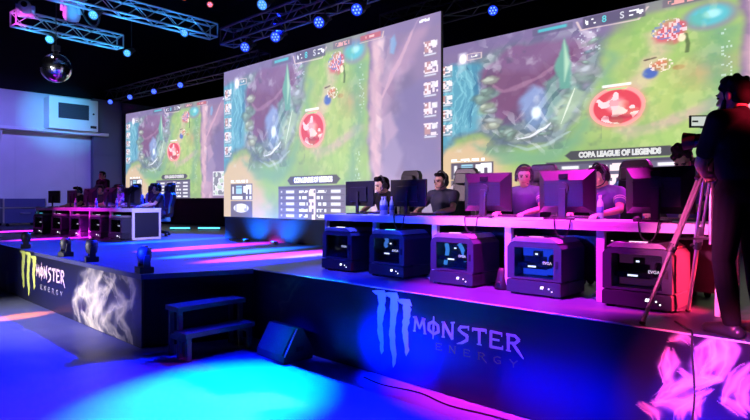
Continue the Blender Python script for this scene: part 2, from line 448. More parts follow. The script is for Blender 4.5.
def lettering(name, word, x0, z0, w_, h, yy, m, parent, gap=.22, thick=.13, dz=0.0):
    """stroke lettering on a front plane y=yy, reading along +x"""
    b = MB(); n = len(word); cw = w_/(n+(n-1)*gap)
    for i, ch in enumerate(word):
        ox = x0+i*cw*(1+gap); oz = z0+dz*i
        for st in GL[ch]:
            for (a, c) in zip(st, st[1:]):
                ax, az, aw = ox+a[0]*cw, oz+a[1]*h, a[2]*thick*h
                bx, bz, bw = ox+c[0]*cw, oz+c[1]*h, c[2]*thick*h
                d = Vector((bx-ax, bz-az)); 
                if d.length < 1e-5: continue
                d.normalize(); nx, nz = -d.y, d.x
                ax -= d.x*aw*.35; az -= d.y*aw*.35; bx += d.x*bw*.35; bz += d.y*bw*.35
                b.prism([(ax+nx*aw, az+nz*aw), (ax-nx*aw, az-nz*aw), (bx-nx*bw, bz-nz*bw), (bx+nx*bw, bz+nz*bw)], 'y', yy-.002, yy)
    return b.build(name, m, parent)
def claws(name, x0, w_, ztop, zbot, yy, m, parent):
    b = MB(); rnd = random.Random(5)
    for k, (fx, len_, top) in enumerate(((.12, .86, 1.0), (.52, 1.0, .995), (.92, .80, .93))):
        cx = x0+fx*w_; hgt = ztop-zbot; zt = zbot+hgt*top; zb = ztop-hgt*len_
        pts = []; n = 16
        for i in range(n+1):
            t = i/n
            z = zt+(zb-zt)*t
            half = w_*(.115*(1-t)**.35*(.75+.4*rnd.random())+.01)*(1 if t < .97 else .3)
            pts.append((cx+rnd.uniform(-.01, .01)*w_+.03*w_*math.sin(t*9), z, half))
        L = [(x-h, z) for x, z, h in pts]; Rr = [(x+h*(1 if i else 1.3), z) for i, (x, z, h) in enumerate(pts)]
        for i in range(n):
            b.prism([L[i], L[i+1], Rr[i+1], Rr[i]], 'y', yy-.002, yy)
        b.prism([(cx-.30*w_, zt+.006), (cx-.14*w_, zt+.022), (cx+.12*w_, zt+.03), (cx+.19*w_, zt-.03), (cx+.02*w_, zt-.04), (cx-.18*w_, zt-.022)], 'y', yy-.0022, yy)
    return b.build(name, m, parent)
PALE = mat('print_white', (.62, .62, .66), .5)
PALEP = mat('print_pinkish', (.80, .60, .66), .5)
GREEN = mat('print_green', (.48, .56, .14), .5)
FAINT = mat('print_grey', (.10, .10, .13), .5)
FAINT2 = mat('print_light_grey', (.34, .34, .38), .5)
claws('claw_mark', -3.97, .42, .85, .12, 4.188, PALE, rb)['label'] = 'three pale claw marks'
lettering('lettering', 'MONSTER', -3.48, .53, 1.15, .135, 4.188, PALE, rb)
for i, ch in enumerate('ENERGY'): lettering('letter', ch, -3.22+i*.156, .40, .078, .06, 4.188, FAINT, rb, thick=.10)
claws('claw_mark', -11.72, .80, .855, .10, 2.933, GREEN, lb)['label'] = 'three yellow-green claw marks'
lettering('lettering', 'MONSTER', -10.85, .50, 1.42, .19, 2.933, PALEP, lb)
for i, ch in enumerate('ENERGY'): lettering('letter', ch, -10.62+i*.199, .30, .105, .07, 2.933, FAINT2, lb, thick=.13)

# steps up the side of the stage
st = empty('stage_steps', (-6.04, 3.47, 0))
tag(st, 'two-tread black wooden steps against the side of the stage', 'steps')
wood = mat('stained_wood', (.032, .028, .038), .55, noise=(6, .3))
SX = [(.02, .585), (.22, .315)]
for (sx, z) in SX:
    b = MB(); b.box(sx-.24, sx+.05, -.45, .45, z-.055, z, .006); b.build('tread', wood, st)
    for sy in (-.42, .37):
        b = MB(); b.box(sx-.02, sx+.03, sy, sy+.05, 0, z-.055); b.build('leg', wood, st)
for sy in (-.42, .37):
    b = MB(); b.prism([(-.20, .0), (-.16, .0), (-.16, .53), (-.20, .53)], 'y', sy, sy+.05)
    b.box(-.2, .2, sy+.005, sy+.045, .20, .25); b.build('stringer', wood, st)

# wedge loudspeaker on the floor
wd = empty('wedge_speaker', (-5.22, 3.965, 0), R(-3)); wd.scale = (.85, .80, .90)
tag(wd, 'black wedge-shaped floor loudspeaker before the stage banner', 'loudspeaker')
prof = [(-.30, 0), (.24, 0), (.30, .30), (.10, .42), (-.30, .06)]
b = MB(); b.prism([(y, z) for y, z in [(-.26, .0), (.22, .0), (.24, .10), (.05, .40), (-.05, .40), (-.26, .08)]], 'x', -.33, .33)
b.build('cabinet', mat('wedge_paint', (.03, .03, .04), .5), wd)
b = MB(); b.prism([(-.268, .10), (-.262, .085), (-.06, .392), (-.066, .402)], 'x', -.29, .29); b.build('grille', mat('speaker_mesh', (.05, .05, .06), .6, noise=(90, .6)), wd)
for sx in (-.335, .325):
    b = MB(); b.box(sx, sx+.012, -.06, .06, .12, .18); b.build('handle', RUBBER, wd)
b = MB(); b.tube((.335, -.262, .085), (.335, -.05, .405), .010, n=8); b.build('edge_trim', ALU, wd)

# cables on the floor and over the banner
b = MB(); b.curve([(-4.0, 4.02, .008), (-3.7, 3.98, .008), (-3.3, 4.05, .008), (-2.9, 3.98, .008), (-2.4, 4.04, .008), (-1.6, 4.0, .008), (-.6, 4.05, .008)], .008)
tag(b.build('cable', RUBBER), 'thin black cable lying on the floor along the foot of the banner', 'cable')
b = MB(); b.curve([(-1.25, 4.5, DECK+.008), (-1.12, 4.3, DECK+.008), (-1.06, 4.19, DECK+.012), (-1.055, 4.17, .80), (-1.04, 4.17, .5), (-1.06, 4.17, .2), (-1.0, 4.1, .01), (-.8, 3.9, .01)], .007)
tag(b.build('cable', RUBBER), 'black cable hanging down over the pink smoke of the banner', 'cable')

# ------------------------------------------------------------------ video walls
SCREEN = color_attr_mat('led_picture', True, rough=.5, strength=1.4)
WGLOW = mat('screen_white', (.8, .8, .8), .5, emit=(1, 1, 1), strength=.9)
def cells(U, V, seed):
    """nearest and second-nearest cell distance and a random value per cell"""
    xi = np.floor(U).astype(np.int64); yi = np.floor(V).astype(np.int64)
    d1 = np.full(U.shape, 9.0); d2 = np.full(U.shape, 9.0); rv = np.zeros(U.shape)
    for dx in (-1, 0, 1):
        for dy in (-1, 0, 1):
            a = (xi+dx).astype(float); b = (yi+dy).astype(float)
            px = a+vnoise(a, b, seed); py = b+vnoise(a, b, seed+1); r = vnoise(a, b, seed+2)
            d = np.hypot(U-px, V-py)
            near_ = d < d1
            d2 = np.where(near_, d1, np.minimum(d2, d)); rv = np.where(near_, r, rv); d1 = np.where(near_, d, d1)
    return d1, d2, rv
def facets(P):
    U, V = P.U, P.V
    wu = U+(fbm(U*10, V*6, 301)-.5)*.05; wv = V+(fbm(U*10, V*6, 302)-.5)*.08
    m = sstep(.49, .44, U+.25*np.maximum(V-.3, 0))*sstep(.70, .62, V-.1*U)*sstep(.12, .16, U)
    inner = sstep(.16, .20, U)*sstep(.40, .34, U+.3*(V-.2))*sstep(.48, .40, V)*sstep(.02, .06, V)
    m = m*(1-.85*inner)
    d1, d2, rv = cells(wu*26+V*9, wv*9+U*16, 310)
    P.mix(.34*m*sstep(.5, .95, rv), (176, 204, 200)); P.mix(.34*m*sstep(.45, .05, rv), (46, 66, 92))
    d1, d2, rv = cells(wu*52-V*14, wv*17, 330)
    P.mix(.35*m*sstep(.7, .95, rv), (226, 226, 236))
    m2 = sstep(.75, .78, U)*sstep(.86, .82, U)
    d1, d2, rv = cells(wu*22, wv*9, 350)
    P.mix(.30*m2*sstep(.5, .95, rv), (240, 205, 205)); P.mix(.30*m2*sstep(.4, .05, rv), (130, 90, 125))
    m3 = sstep(.155, .13, U)*sstep(.62, .5, V)*sstep(.05, .12, V)
    d1, d2, rv = cells(wu*60, wv*9, 370)
    P.mix(.40*m3*sstep(.6, .95, rv), (140, 205, 215)); P.mix(.40*m3*sstep(.4, .05, rv), (40, 100, 140))
    g = sstep(.46, .52, U+.1*(V-.5))*sstep(.74, .70, U)
    P.mix(.22*g*sstep(.5, .7, fbm(U*50, V*24, 390, 3)), (220, 222, 150)); P.mix(.22*g*sstep(.5, .3, fbm(U*44, V*20, 395, 3)), (90, 150, 80))
def boulders(P, path, n, size, seed, cols):
    rr = random.Random(seed); pts = [V3((x, y, 0)) for x, y in path]
    for k in range(n):
        t = k/(n-1)*(len(pts)-1); i = min(int(t), len(pts)-2); p = pts[i].lerp(pts[i+1], t-i)
        x = p.x+rr.uniform(-.4, .4)*size; y = p.y+rr.uniform(-.6, .6)*size; r = size*rr.uniform(.45, 1.35); a = rr.uniform(-1, 1)
        c = rr.choice(cols)
        P.ell(x, y, r*1.12, r*1.75, tuple(q*.5 for q in c), .45, soft=.35, rot=a, warp=.05, seed=seed+k)
        P.ell(x, y-.004, r*.9, r*1.4, c, .6, soft=.4, rot=a, warp=.06, seed=seed+k)
        P.ell(x-r*.25, y-r*.7, r*.5, r*.6, tuple(min(255, q*1.35) for q in c), .6, soft=.6, rot=a, warp=.05, seed=seed+k)
def game(dv, wash, mini):
    def fn(U, V0):
        P = Paint(U, V0-dv, (120, 150, 96))
        V = P.V
        n1 = fbm(U*9, V*5, 3); n2 = fbm(U*26, V*13, 8)
        # grass and soil
        P.mix(.8*sstep(.3, .65, n1), (136, 180, 88))
        P.mix(.35*sstep(.5, .75, fbm(U*6, V*4, 21)), (190, 190, 120))
        P.ell(.60, .50, .12, .25, (172, 190, 100), .5, soft=.9, warp=.05)
        P.ell(.68, .34, .05, .07, (190, 150, 108), .7, soft=.8, warp=.05)
        P.line([(.59, .12), (.60, .2), (.57, .34), (.53, .42), (.53, .6), (.58, .61), (.70, .5)], .022, (200, 172, 150), .75, soft=.8, warp=.04)
        P.poly([(.50, .60), (.57, .585), (.66, .52), (.70, .53), (.62, .60), (.53, .66)], (176, 160, 140), .7, soft=.012, warp=.02)
        P.ell(.63, .66, .08, .05, (150, 190, 100), .6, soft=.8, warp=.05)
        # sand at the bottom left and teal shade on the lane edge
        P.poly([(-.1, .72), (.06, .60), (.15, .60), (.20, .68), (.24, .80), (.30, 1.1), (-.1, 1.1)], (206, 170, 138), .9, soft=.05, warp=.08, seed=4)
        P.poly([(.12, .62), (.22, .66), (.30, .70), (.40, .62), (.45, .45), (.48, .16), (.50, .2), (.475, .46), (.43, .66), (.32, .78), (.2, .75)], (96, 150, 120), .75, soft=.03, warp=.05)
        P.poly([(.68, .12), (.735, .15), (.72, .5), (.70, .8), (.66, .8), (.69, .45)], (84, 140, 120), .7, soft=.035, warp=.04, seed=9)
        # ring of dark rock round the pit
        P.poly([(-.1, -.1), (.48, -.1), (.475, .14), (.452, .34), (.42, .50), (.37, .62), (.28, .665), (.19, .62), (.14, .55), (.06, .57), (.0, .70), (-.1, .8)], (88, 104, 122), .95, soft=.02, warp=.045, seed=14)
        P.poly([(-.1, -.1), (.60, -.1), (.5, .06), (.45, .10), (.2, .03), (-.1, .20)], (112, 92, 140), .9, soft=.03, warp=.04)
        # teal cliff
        P.poly([(-.05, .10), (.06, .08), (.14, .11), (.148, .28), (.12, .52), (.06, .56), (.0, .70), (-.05, .7)], (70, 142, 170), .95, soft=.02, warp=.05, seed=17)
        for k in range(9):
            x = .02+.013*k
            P.line([(x, .12+.02*(k % 3)), (x+.012, .3), (x-.015, .52)], .004, (120, 190, 205), .5, taper=True, warp=.05, seed=30+k)
        P.line([(.10, .10), (.125, .3), (.10, .5)], .010, (36, 92, 130), .7, taper=True, warp=.05)
        # purple floor of the pit
        P.poly([(.15, .16), (.23, .04), (.39, .06), (.45, .12), (.40, .25), (.35, .36), (.30, .47), (.22, .52), (.17, .42), (.145, .28)], (112, 74, 122), .95, soft=.018, warp=.04, seed=20)
        P.poly([(.15, .16), (.30, .22), (.36, .14), (.42, .12), (.35, .34), (.30, .46), (.22, .50), (.18, .40)], (96, 54, 92), .7, soft=.03, warp=.05, seed=23)
        P.line([(.16, .24), (.21, .30), (.30, .26), (.40, .16)], .012, (150, 104, 140), .6, taper=True, warp=.04)
        # pale blue glow and crystals
        P.poly([(.255, .36), (.31, .30), (.335, .34), (.34, .50), (.30, .56), (.27, .50)], (120, 150, 205), .85, soft=.015, warp=.04, seed=26)
        P.ell(.305, .46, .012, .035, (215, 235, 250), .9, soft=.5)
        P.poly([(.36, .18), (.378, .07), (.395, .19), (.40, .33), (.37, .33)], (96, 150, 140), .9, soft=.008, warp=.02, seed=28)
        P.poly([(.378, .08), (.392, .19), (.38, .22)], (170, 205, 170), .8, soft=.006)
        P.poly([(.33, .30), (.36, .24), (.37, .40), (.345, .50), (.33, .44)], (80, 122, 120), .9, soft=.01, warp=.03, seed=33)
        P.poly([(.36, .44), (.40, .34), (.425, .38), (.39, .52), (.365, .57)], (160, 178, 150), .85, soft=.01, warp=.03, seed=36)
        P.poly([(.40, .20), (.43, .24), (.44, .33), (.42, .36), (.405, .28)], (140, 130, 165), .8, soft=.01, warp=.03, seed=39)
        P.poly([(.43, .02), (.455, .06), (.45, .18), (.425, .14)], (190, 170, 200), .7, soft=.01, warp=.03, seed=40)
        for (x, y, a, c) in ((.16, .40, .8, (120, 150, 120)), (.18, .50, .5, (150, 150, 140)), (.21, .56, .2, (110, 136, 120)), (.245, .60, .0, (150, 165, 150)), (.165, .32, 1.1, (98, 130, 128))):
            P.ell(x, y, .026, .035, c, .85, soft=.35, rot=a, warp=.03)
        P.line([(.25, .60), (.29, .59), (.33, .55), (.345, .52)], .006, (220, 225, 235), .8, taper=True, warp=.02)
        P.line([(.23, .63), (.28, .67), (.34, .65), (.39, .58)], .010, (160, 186, 190), .6, taper=True, warp=.03)
        P.mix(.35*sstep(.62, .8, n2)*(V < .68)*(U < .47), (220, 225, 235))
        P.mix(.30*sstep(.62, .8, fbm(U*22, V*12, 55))*(V < .68)*(U < .47), (40, 60, 80))
        # sparkle
        for (a, c) in (((.41, .47, .04, .16), 61), ((.71, .73, .1, .42), 62), ((.695, .715, .62, .78), 63)):
            m = (U > a[0]) & (U < a[1]) & (V > a[2]) & (V < a[3])
            P.mix(.5*(m & (vnoise(np.floor(U*260), np.floor(V*120), c) > .86)), (225, 240, 250))
        # pool and red fountain figure at the top
        P.ell(.69, .085, .052, .066, (120, 128, 140), .9, soft=.2)
        P.ell(.69, .08, .038, .048, (70, 175, 190), .95, soft=.3)
        P.ell(.695, .075, .016, .02, (170, 230, 235), .8, soft=.5)
        P.ell(.615, .115, .034, .055, (196, 70, 92), .9, soft=.3, warp=.05)
        P.mix(.8*((np.hypot((U-.615)/.034, (V-.115)/.055) < 1) & (vnoise(np.floor(U*230), np.floor(V*105), 71) > .6)), (238, 210, 225))
        P.mix(.8*((np.hypot((U-.607)/.03, (V-.11)/.05) < 1) & (vnoise(np.floor(U*180), np.floor(V*80), 72) > .72)), (96, 110, 175))
        P.line([(.645, .15), (.65, .20), (.648, .24)], .004, (70, 90, 50), .9)
        P.ell(.638, .165, .008, .02, (245, 225, 190), .9)
        P.ell(.575, .32, .016, .028, (52, 82, 170), .95, soft=.3)
        P.ell(.60, .285, .018, .028, (205, 92, 70), .85, soft=.4, warp=.04)
        P.mix(.8*((np.hypot((U-.597)/.024, (V-.285)/.035) < 1) & (vnoise(np.floor(U*240), np.floor(V*110), 73) > .62)), (250, 225, 215))
        P.line([(.565, .25), (.585, .245)], .004, (60, 40, 40), .8)
        P.ell(.632, .31, .012, .012, (150, 110, 60), .7)
        # big red circle
        P.ell(.503, .475, .066, .115, (225, 120, 120), .55, soft=.18)
        P.ell(.503, .475, .058, .100, (206, 44, 66), .92, soft=.08)
        P.ell(.503, .475, .058, .100, (255, 150, 150), .9, soft=.03, ring=.10)
        m = (np.hypot((U-.503)/.052, (V-.475)/.09) < 1)
        P.mix(.85*(m & (fbm(U*40, V*22, 81, 2) > .56)), (255, 226, 230))
        P.ell(.503, .46, .02, .045, (255, 190, 200), .7, soft=.5, warp=.04)
        P.ell(.505, .53, .035, .012, (150, 20, 50), .6, soft=.6)
        P.rect(.47, .352, .535, .366, (245, 245, 250), .9); P.rect(.48, .375, .525, .383, (120, 220, 120), .8)
        # right-hand rock of the picture
        P.poly([(.735, -.1), (1.1, -.1), (1.1, 1.1), (.752, 1.1), (.758, .75), (.748, .62), (.742, .4), (.75, .15)], (118, 92, 136), .95, soft=.012, warp=.025, seed=44)
        P.poly([(.755, -.1), (.79, -.1), (.80, .12), (.79, .42), (.80, .60), (.775, .80), (.757, .70), (.752, .45), (.765, .18)], (205, 160, 172), .85, soft=.012, warp=.03, seed=47)
        P.poly([(.80, .28), (.88, .10), (.96, -.05), (.985, .0), (.90, .22), (.82, .42), (.80, .52)], (166, 124, 156), .7, soft=.02, warp=.03, seed=48)
        P.poly([(.79, .52), (.84, .44), (.885, .50), (.86, .66), (.82, .72), (.79, .68)], (112, 98, 140), .8, soft=.02, warp=.04, seed=49)
        P.poly([(.83, .30), (.90, .26), (.95, .36), (.93, .56), (.88, .52), (.84, .44)], (92, 78, 116), .7, soft=.03, warp=.04, seed=50)
        P.poly([(.79, .70), (.84, .78), (.86, 1.1), (.77, 1.1), (.76, .85)], (190, 150, 175), .7, soft=.02, warp=.03, seed=51)
        P.poly([(.83, .07), (.845, .05), (.852, .1), (.842, .15), (.828, .14)], (96, 140, 190), .9, soft=.006)
        P.mix(.25*sstep(.55, .75, fbm(U*14, V*7, 91))*(U > .74), (210, 180, 200))
        facets(P)
        ST = [(120, 140, 136), (104, 132, 124), (136, 146, 150), (90, 116, 124), (150, 160, 146)]
        boulders(P, [(.160, .24), (.158, .36), (.175, .47), (.205, .55), (.25, .60), (.31, .595), (.355, .54)], 15, .019, 402, ST)
        boulders(P, [(.365, .50), (.39, .42), (.41, .34), (.425, .26), (.435, .18), (.45, .10)], 9, .018, 431, [(120, 150, 140), (96, 132, 130), (150, 156, 168), (86, 112, 130)])
        P.poly([(.358, .20), (.378, .05), (.397, .21), (.39, .34), (.365, .34)], (84, 146, 134), .95, soft=.006, warp=.012, seed=28)
        P.poly([(.378, .06), (.392, .20), (.379, .30)], (176, 214, 184), .8, soft=.005)
        P.poly([(.362, .50), (.405, .335), (.43, .37), (.395, .52), (.372, .57)], (150, 176, 150), .8, soft=.008, warp=.02, seed=36)
        P.line([(.405, .345), (.37, .54)], .003, (230, 240, 225), .7, taper=True)
        P.line([(.255, .605), (.29, .595), (.33, .555), (.345, .525)], .0055, (228, 232, 242), .85, taper=True, warp=.015)
        P.ell(.305, .46, .012, .033, (222, 238, 252), .9, soft=.5)
        for k in range(16):
            rr = random.Random(900+k); x = rr.uniform(.765, .80); y = .02+k*.06
            P.poly([(x-.012, y), (x+.012, y+.03), (x+.004, y+.10), (x-.016, y+.06)], rr.choice([(238, 200, 204), (214, 168, 180), (184, 140, 162)]), .6, soft=.006, warp=.01, seed=k)
        P.line([(.80, .36), (.84, .25), (.89, .12), (.93, .0)], .010, (196, 150, 172), .75, taper=True, warp=.02)
        P.poly([(.86, .36), (.94, .30), (1.0, .33), (1.0, .74), (.88, .76), (.85, .6)], (104, 90, 140), .75, soft=.02, warp=.03, seed=61)
        P.poly([(.80, .62), (.85, .56), (.875, .66), (.84, .82), (.80, .80)], (140, 120, 160), .8, soft=.012, warp=.02, seed=62)
        P.poly([(.80, .46), (.83, .44), (.86, .54), (.81, .62)], (170, 136, 166), .8, soft=.01, warp=.02, seed=63)
        # fixed overlay -- in screen coordinates
        P.V = V0
        V = P.V
        P.rect(-.1, -.1, 1.1, .055, (104, 88, 140), .55, soft=.02)
        P.rect(.295, .010, .40, .050, (70, 70, 104), .6); P.rect(.31, .016, .385, .034, (60, 190, 200), .8, soft=.004)
        P.line([(.41, .02), (.42, .07), (.55, .075), (.57, .02)], .003, (215, 190, 190), .8)
        P.rect(.425, .004, .565, .066, (62, 58, 88), .75)
        P.scribble(.43, .02, .455, .048, .006, .013, (235, 235, 245), 101, .7)
        P.scribble(.53, .02, .56, .048, .006, .013, (235, 235, 245), 102, .7)
        P.rect(.60, .004, .68, .045, (80, 62, 92), .5); P.scribble(.61, .015, .67, .036, .006, .01, (220, 150, 150), 103, .6)
        P.rect(.715, .014, .795, .042, (176, 70, 84), .85); P.scribble(.725, .021, .785, .035, .005, .008, (235, 170, 170), 104, .6)
        P.line([(.715, .05), (.80, .05), (.805, .02)], .0025, (225, 190, 170), .7)
        P.scribble(.93, .015, .965, .03, .006, .009, (235, 235, 245), 105, .7)
        P.rect(.072, .06, .098, .135, (196, 190, 215), .85, soft=.008); P.ell(.086, .10, .012, .03, (245, 240, 245), .9)
        P.line([(.10, .075), (.145, .08), (.145, .115), (.10, .115), (.10, .075)], .0022, (215, 190, 190), .8)
        P.scribble(.112, .088, .132, .10, .005, .008, (235, 235, 235), 106, .8)
        for side in (0, 1):
            x0 = .004 if side == 0 else .945
            for k in range(5):
                y = .125+k*.098
                P.rect(x0, y, x0+.046, y+.082, (120, 96, 116), .35)
                P.rect(x0+.003, y+.002, x0+.022, y+.055, (176, 120, 120), .9)
                P.scribble(x0, y, x0+.046, y+.060, .0062, .0125, (244, 226, 232), 110+k+side*9, .42, .85)
                P.rect(x0+.026, y+.004, x0+.044, y+.03, (240, 236, 240), .8); P.rect(x0+.002, y+.063, x0+.04, y+.071, (225, 232, 240), .75)
        # bottom left panel
        P.rect(.040, .755, .16, .775, (236, 236, 240), .0)
        P.scribble(.046, .752, .155, .770, .006, .016, (245, 245, 248), 120, .75)
        P.rect(.046, .778, .182, .885, (62, 56, 84), .92); P.rect(.046, .893, .182, 1.1, (70, 64, 96), .9)
        P.rect(.080, .79, .118, .845, (150, 205, 225), .95); P.rect(.08, .80, .118, .808, (60, 90, 130), .8)
        P.rect(.056, .795, .066, .845, (240, 240, 245), .9)
        P.scribble(.126, .786, .176, .85, .011, .022, (236, 236, 242), 121, .6)
        P.scribble(.052, .858, .176, .880, .011, .022, (240, 240, 245), 122, .65)
        P.ell(.112, .94, .048, .03, (240, 240, 246), .95, soft=.1); P.scribble(.075, .92, .15, .96, .012, .02, (150, 150, 190), 123, .4)
        # caption plate and score table
        P.poly([(.38, .768), (.395, .744), (.615, .744), (.632, .768), (.615, .795), (.395, .795)], (50, 50, 62), .96, soft=.003)
        P.poly([(.332, .803), (.655, .803), (.655, 1.1), (.332, 1.1)], (78, 72, 104), .95, soft=.003)
        P.rect(.332, .803, .655, .818, (52, 48, 72), .8)
        for k in range(5):
            y = .828+k*.036
            P.rect(.34, y+.027, .648, y+.031, (48, 44, 70), .9)
            P.rect(.372, y, .415, y+.018, (238, 238, 244), .9); P.rect(.590, y, .633, y+.018, (238, 238, 244), .9)
            P.scribble(.44, y, .482, y+.018, .007, .02, (235, 235, 240), 130+k, .7)
            P.scribble(.525, y, .57, y+.018, .007, .02, (235, 235, 240), 140+k, .7)
            P.rect(.345, y+.002, .352, y+.014, (225, 225, 235), .9)
        P.scribble(.487, .822, .52, 1.1, .0085, .018, (236, 214, 220), 150, .62)
        # mini map
        if mini: P.rect(.85, .735, .99, .975, (226, 224, 232), .95)
        q = fbm(U*42, V*22, 160, 2)
        m = (U > .856) & (U < .984) & (V > .745) & (V < .965) & mini
        P.mix(.85*(m & (q > .53)), (92, 96, 112)); P.mix(.6*(m & (q < .40)), (150, 190, 150))
        P.mix(wash[1]+0*U, wash[0])
        return P.linear()
    return fn
def video_wall(a, b_, z0, z1, base_to, label, dv, wash, mini):
    ax, ay = a; bx, by = b_
    W = math.hypot(bx-ax, by-ay); H = z1-z0
    s = empty('video_screen', (ax, ay, z0), math.atan2(by-ay, bx-ax))
    tag(s, label, 'screen', 'giant screens behind the stage')
    b = MB(); b.box(-.01, W+.01, .008, .05, -.01, H+.01)
    for k in range(1, int(W)-1): b.box(k-.03, k+.03, .05, .12, 0, H)
    b.build('panel_housing', BLACK, s)
    picture_grid('display', W, H, 560, 270, game(dv, wash, mini), SCREEN, s)
    t = text_obj('caption', 'COPA LEAGUE OF LEGENDS', H*.040, Matrix.Translation((W*.506, -.004, H*(1-.7695))) @ Matrix.Rotation(R(90), 4, 'X'), WGLOW, s, .0006, bold=.009, xs=W*.19/(H*.040*13.2))
    for (txt, uu, c) in (('8', .475, (.15, .7, .8)), ('S', .515, (.75, .75, .85))):
        text_obj('score_digit', txt, H*.05, Matrix.Translation((W*uu, -.004, H*(1-.036))) @ Matrix.Rotation(R(90), 4, 'X'), mat('glow_'+txt, (.1, .1, .1), .5, emit=c, strength=1), s, .0006, bold=.004)
    b = MB(); b.box(0, W, .03, .12, base_to-z0, -.02); b.build('base_drape', MATTE, s)
    b = MB()
    for fx in (.05, .35, .62, .88): b.tube((W*fx, .30, base_to-z0), (W*fx, .30, H*.98), .04, n=8)
    b.build('support_frame', BLACK, s)
    return s
video_wall((-11.79, 7.14), (-5.44, 7.22), 1.41, 4.83, DECK, 'giant game screen hanging lowest, the middle one of the three', 0.0, ((216, 222, 246), .22), False)
video_wall((-7.93, 10.41), (0.07, 10.63), 1.87, 5.3, DECK, 'giant game screen behind the seated players and the cameraman', .045, ((240, 225, 225), .12), False)
video_wall((-23.3, 9.56), (-16.5, 10.28), 1.87, 5.33, DECK, 'giant game screen behind the far desk, smallest in view', .02, ((205, 205, 225), .22), True)

# ------------------------------------------------------------------ trusses and lamps overhead
def truss(p0, p1, size, label, m=ALU, group=None):
    p0 = Vector(p0); p1 = Vector(p1); L = (p1-p0).length
    t = empty('lighting_truss', p0, math.atan2(p1.y-p0.y, p1.x-p0.x))
    tag(t, label, 'truss', group)
    h = size/2
    for (y, z) in ((-h, -h), (h, -h), (-h, h), (h, h)):
        b = MB(); b.tube((0, y, z), (L, y, z), .028, n=8); b.build('chord', m, t, smooth=False)
    b = MB(); n = max(2, int(L/(size*1.1))); st = L/n
    for k in range(n):
        x0, x1 = k*st, (k+1)*st
        if k % 2: x0, x1 = x1, x0
        b.tube((x0, -h, -h), (x1, -h, h), .012, n=6); b.tube((x1, h, -h), (x0, h, h), .012, n=6)
        b.tube((x0, -h, -h), (x1, h, -h), .012, n=6); b.tube((x0, -h, h), (x1, h, h), .012, n=6)
    b.build('lattice', m, t)
    for x in (0, L):
        b = MB(); 
        for (q, r_) in (((-h, -h), (h, -h)), ((-h, h), (h, h)), ((-h, -h), (-h, h)), ((h, -h), (h, h))): b.tube((x, *q), (x, *r_), .02, n=6)
        b.build('end_frame', m, t)
    return t
DALU = mat('dimmed_aluminium', (.10, .10, .12), .5, .6)  # same metal as the lit trusses, with their dimness put into the colour
TALU = mat('truss_tube', (.42, .42, .46), .45, .25)  # brighter copy for the two trusses in cyan light
truss((-16.55, 3.95, 6.45), (-16.85, 6.75, 6.45), .36, 'short cyan-lit truss above the mirrored ball', TALU)
truss((-13.7, 3.6, 6.45), (-13.9, 8.1, 6.45), .36, 'long cyan-lit truss nearest the top edge, ending near the orange lamps', TALU)
truss((-11.05, 6.77, 5.42), (-4.2, 6.85, 5.42), .34, 'dark truss over the middle giant screen', DALU)
truss((-24.0, 9.15, 6.05), (-14.0, 9.85, 6.05), .42, 'dark truss over the far giant screen', DALU)
truss((-9.2, 10.0, 6.02), (1.0, 10.15, 6.02), .42, 'dark truss over the giant screen behind the cameraman', DALU)

LENSB = mat('lens_blue', (.05, .05, .1), .3, emit=(.01, .05, 1.0), strength=1.5)
LENSC = mat('lens_cyan', (.05, .05, .1), .3, emit=(.04, .25, 1.0), strength=1.6)
LENSO = mat('lens_orange', (.1, .05, .05), .3, emit=(1.0, .10, .02), strength=1.3)
LEDW = mat('led_dot', (.05, .05, .1), .3, emit=(.22, .42, 1.0), strength=1.6)
def par_proto(lens):
    root = empty('par_lamp', (0, 0, 0))
    b = MB(); b.lathe([(.04, .30), (.085, .28), (.10, .20), (.105, .02), (.115, 0.0), (.115, -.015), (.098, -.015), (.095, .01)], 20)
    b.build('housing', PLAST, root, angle=40)
    b = MB(); b.tube((0, 0, -.004), (0, 0, .01), .094, n=24); L = b.build('lens', lens, root)
    b = MB()
    for k in range(7):
        a = k*math.pi/3; rr = .058 if k < 6 else 0
        b.ell((rr*math.cos(a), rr*math.sin(a), -.006), (.018, .018, .006), n=10, m=6)
    b.build('led', LEDW, L, smooth=True)
    b = MB(); b.box(-.135, -.12, -.02, .02, .05, .34); b.box(.12, .135, -.02, .02, .05, .34); b.box(-.135, .135, -.02, .02, .33, .35)
    b.build('yoke', PLAST, root)
    b = MB(); b.box(-.03, .03, -.03, .03, .34, .46); b.tube((-.03, 0, .46), (.03, 0, .46), .05, n=12); b.build('clamp', DALU, root)
    return root
protos = {}
def par(kind, lens, loc, aim, label, group=None, top=9.65):
    if kind not in protos: protos[kind] = o = par_proto(lens)
    else: o = copy_tree(protos[kind])
    d = (Vector(aim)-Vector(loc)).normalized()
    o.location = loc; o.rotation_euler = d.to_track_quat('-Z', 'Y').to_euler()
    Mi = (Matrix.Translation(loc) @ o.rotation_euler.to_matrix().to_4x4()).inverted()
    up = o.rotation_euler.to_matrix() @ V3((0, 0, .36))
    b = MB(); b.tube(Mi @ V3((loc[0]+up.x, loc[1]+up.y, loc[2]+up.z-.02)), Mi @ V3((loc[0]+up.x, loc[1]+up.y, top)), .018, n=8)
    b.build('hanger', BLACK, o)
    tag(o, label, 'lamp', group); return o
G1 = 'lamps on the truss of the middle screen'
for x, w_ in ((-10.0, 'first from the left end of the truss over the middle screen'), (-8.96, 'second on the truss over the middle screen'), (-7.68, 'third on the truss over the middle screen'), (-6.73, 'fourth on the truss over the middle screen')):
    par('b', LENSB, (x+.15, 6.45, 4.93), (x*.55, .5, 1.6), 'glowing blue lamp, '+w_, G1, 5.28)
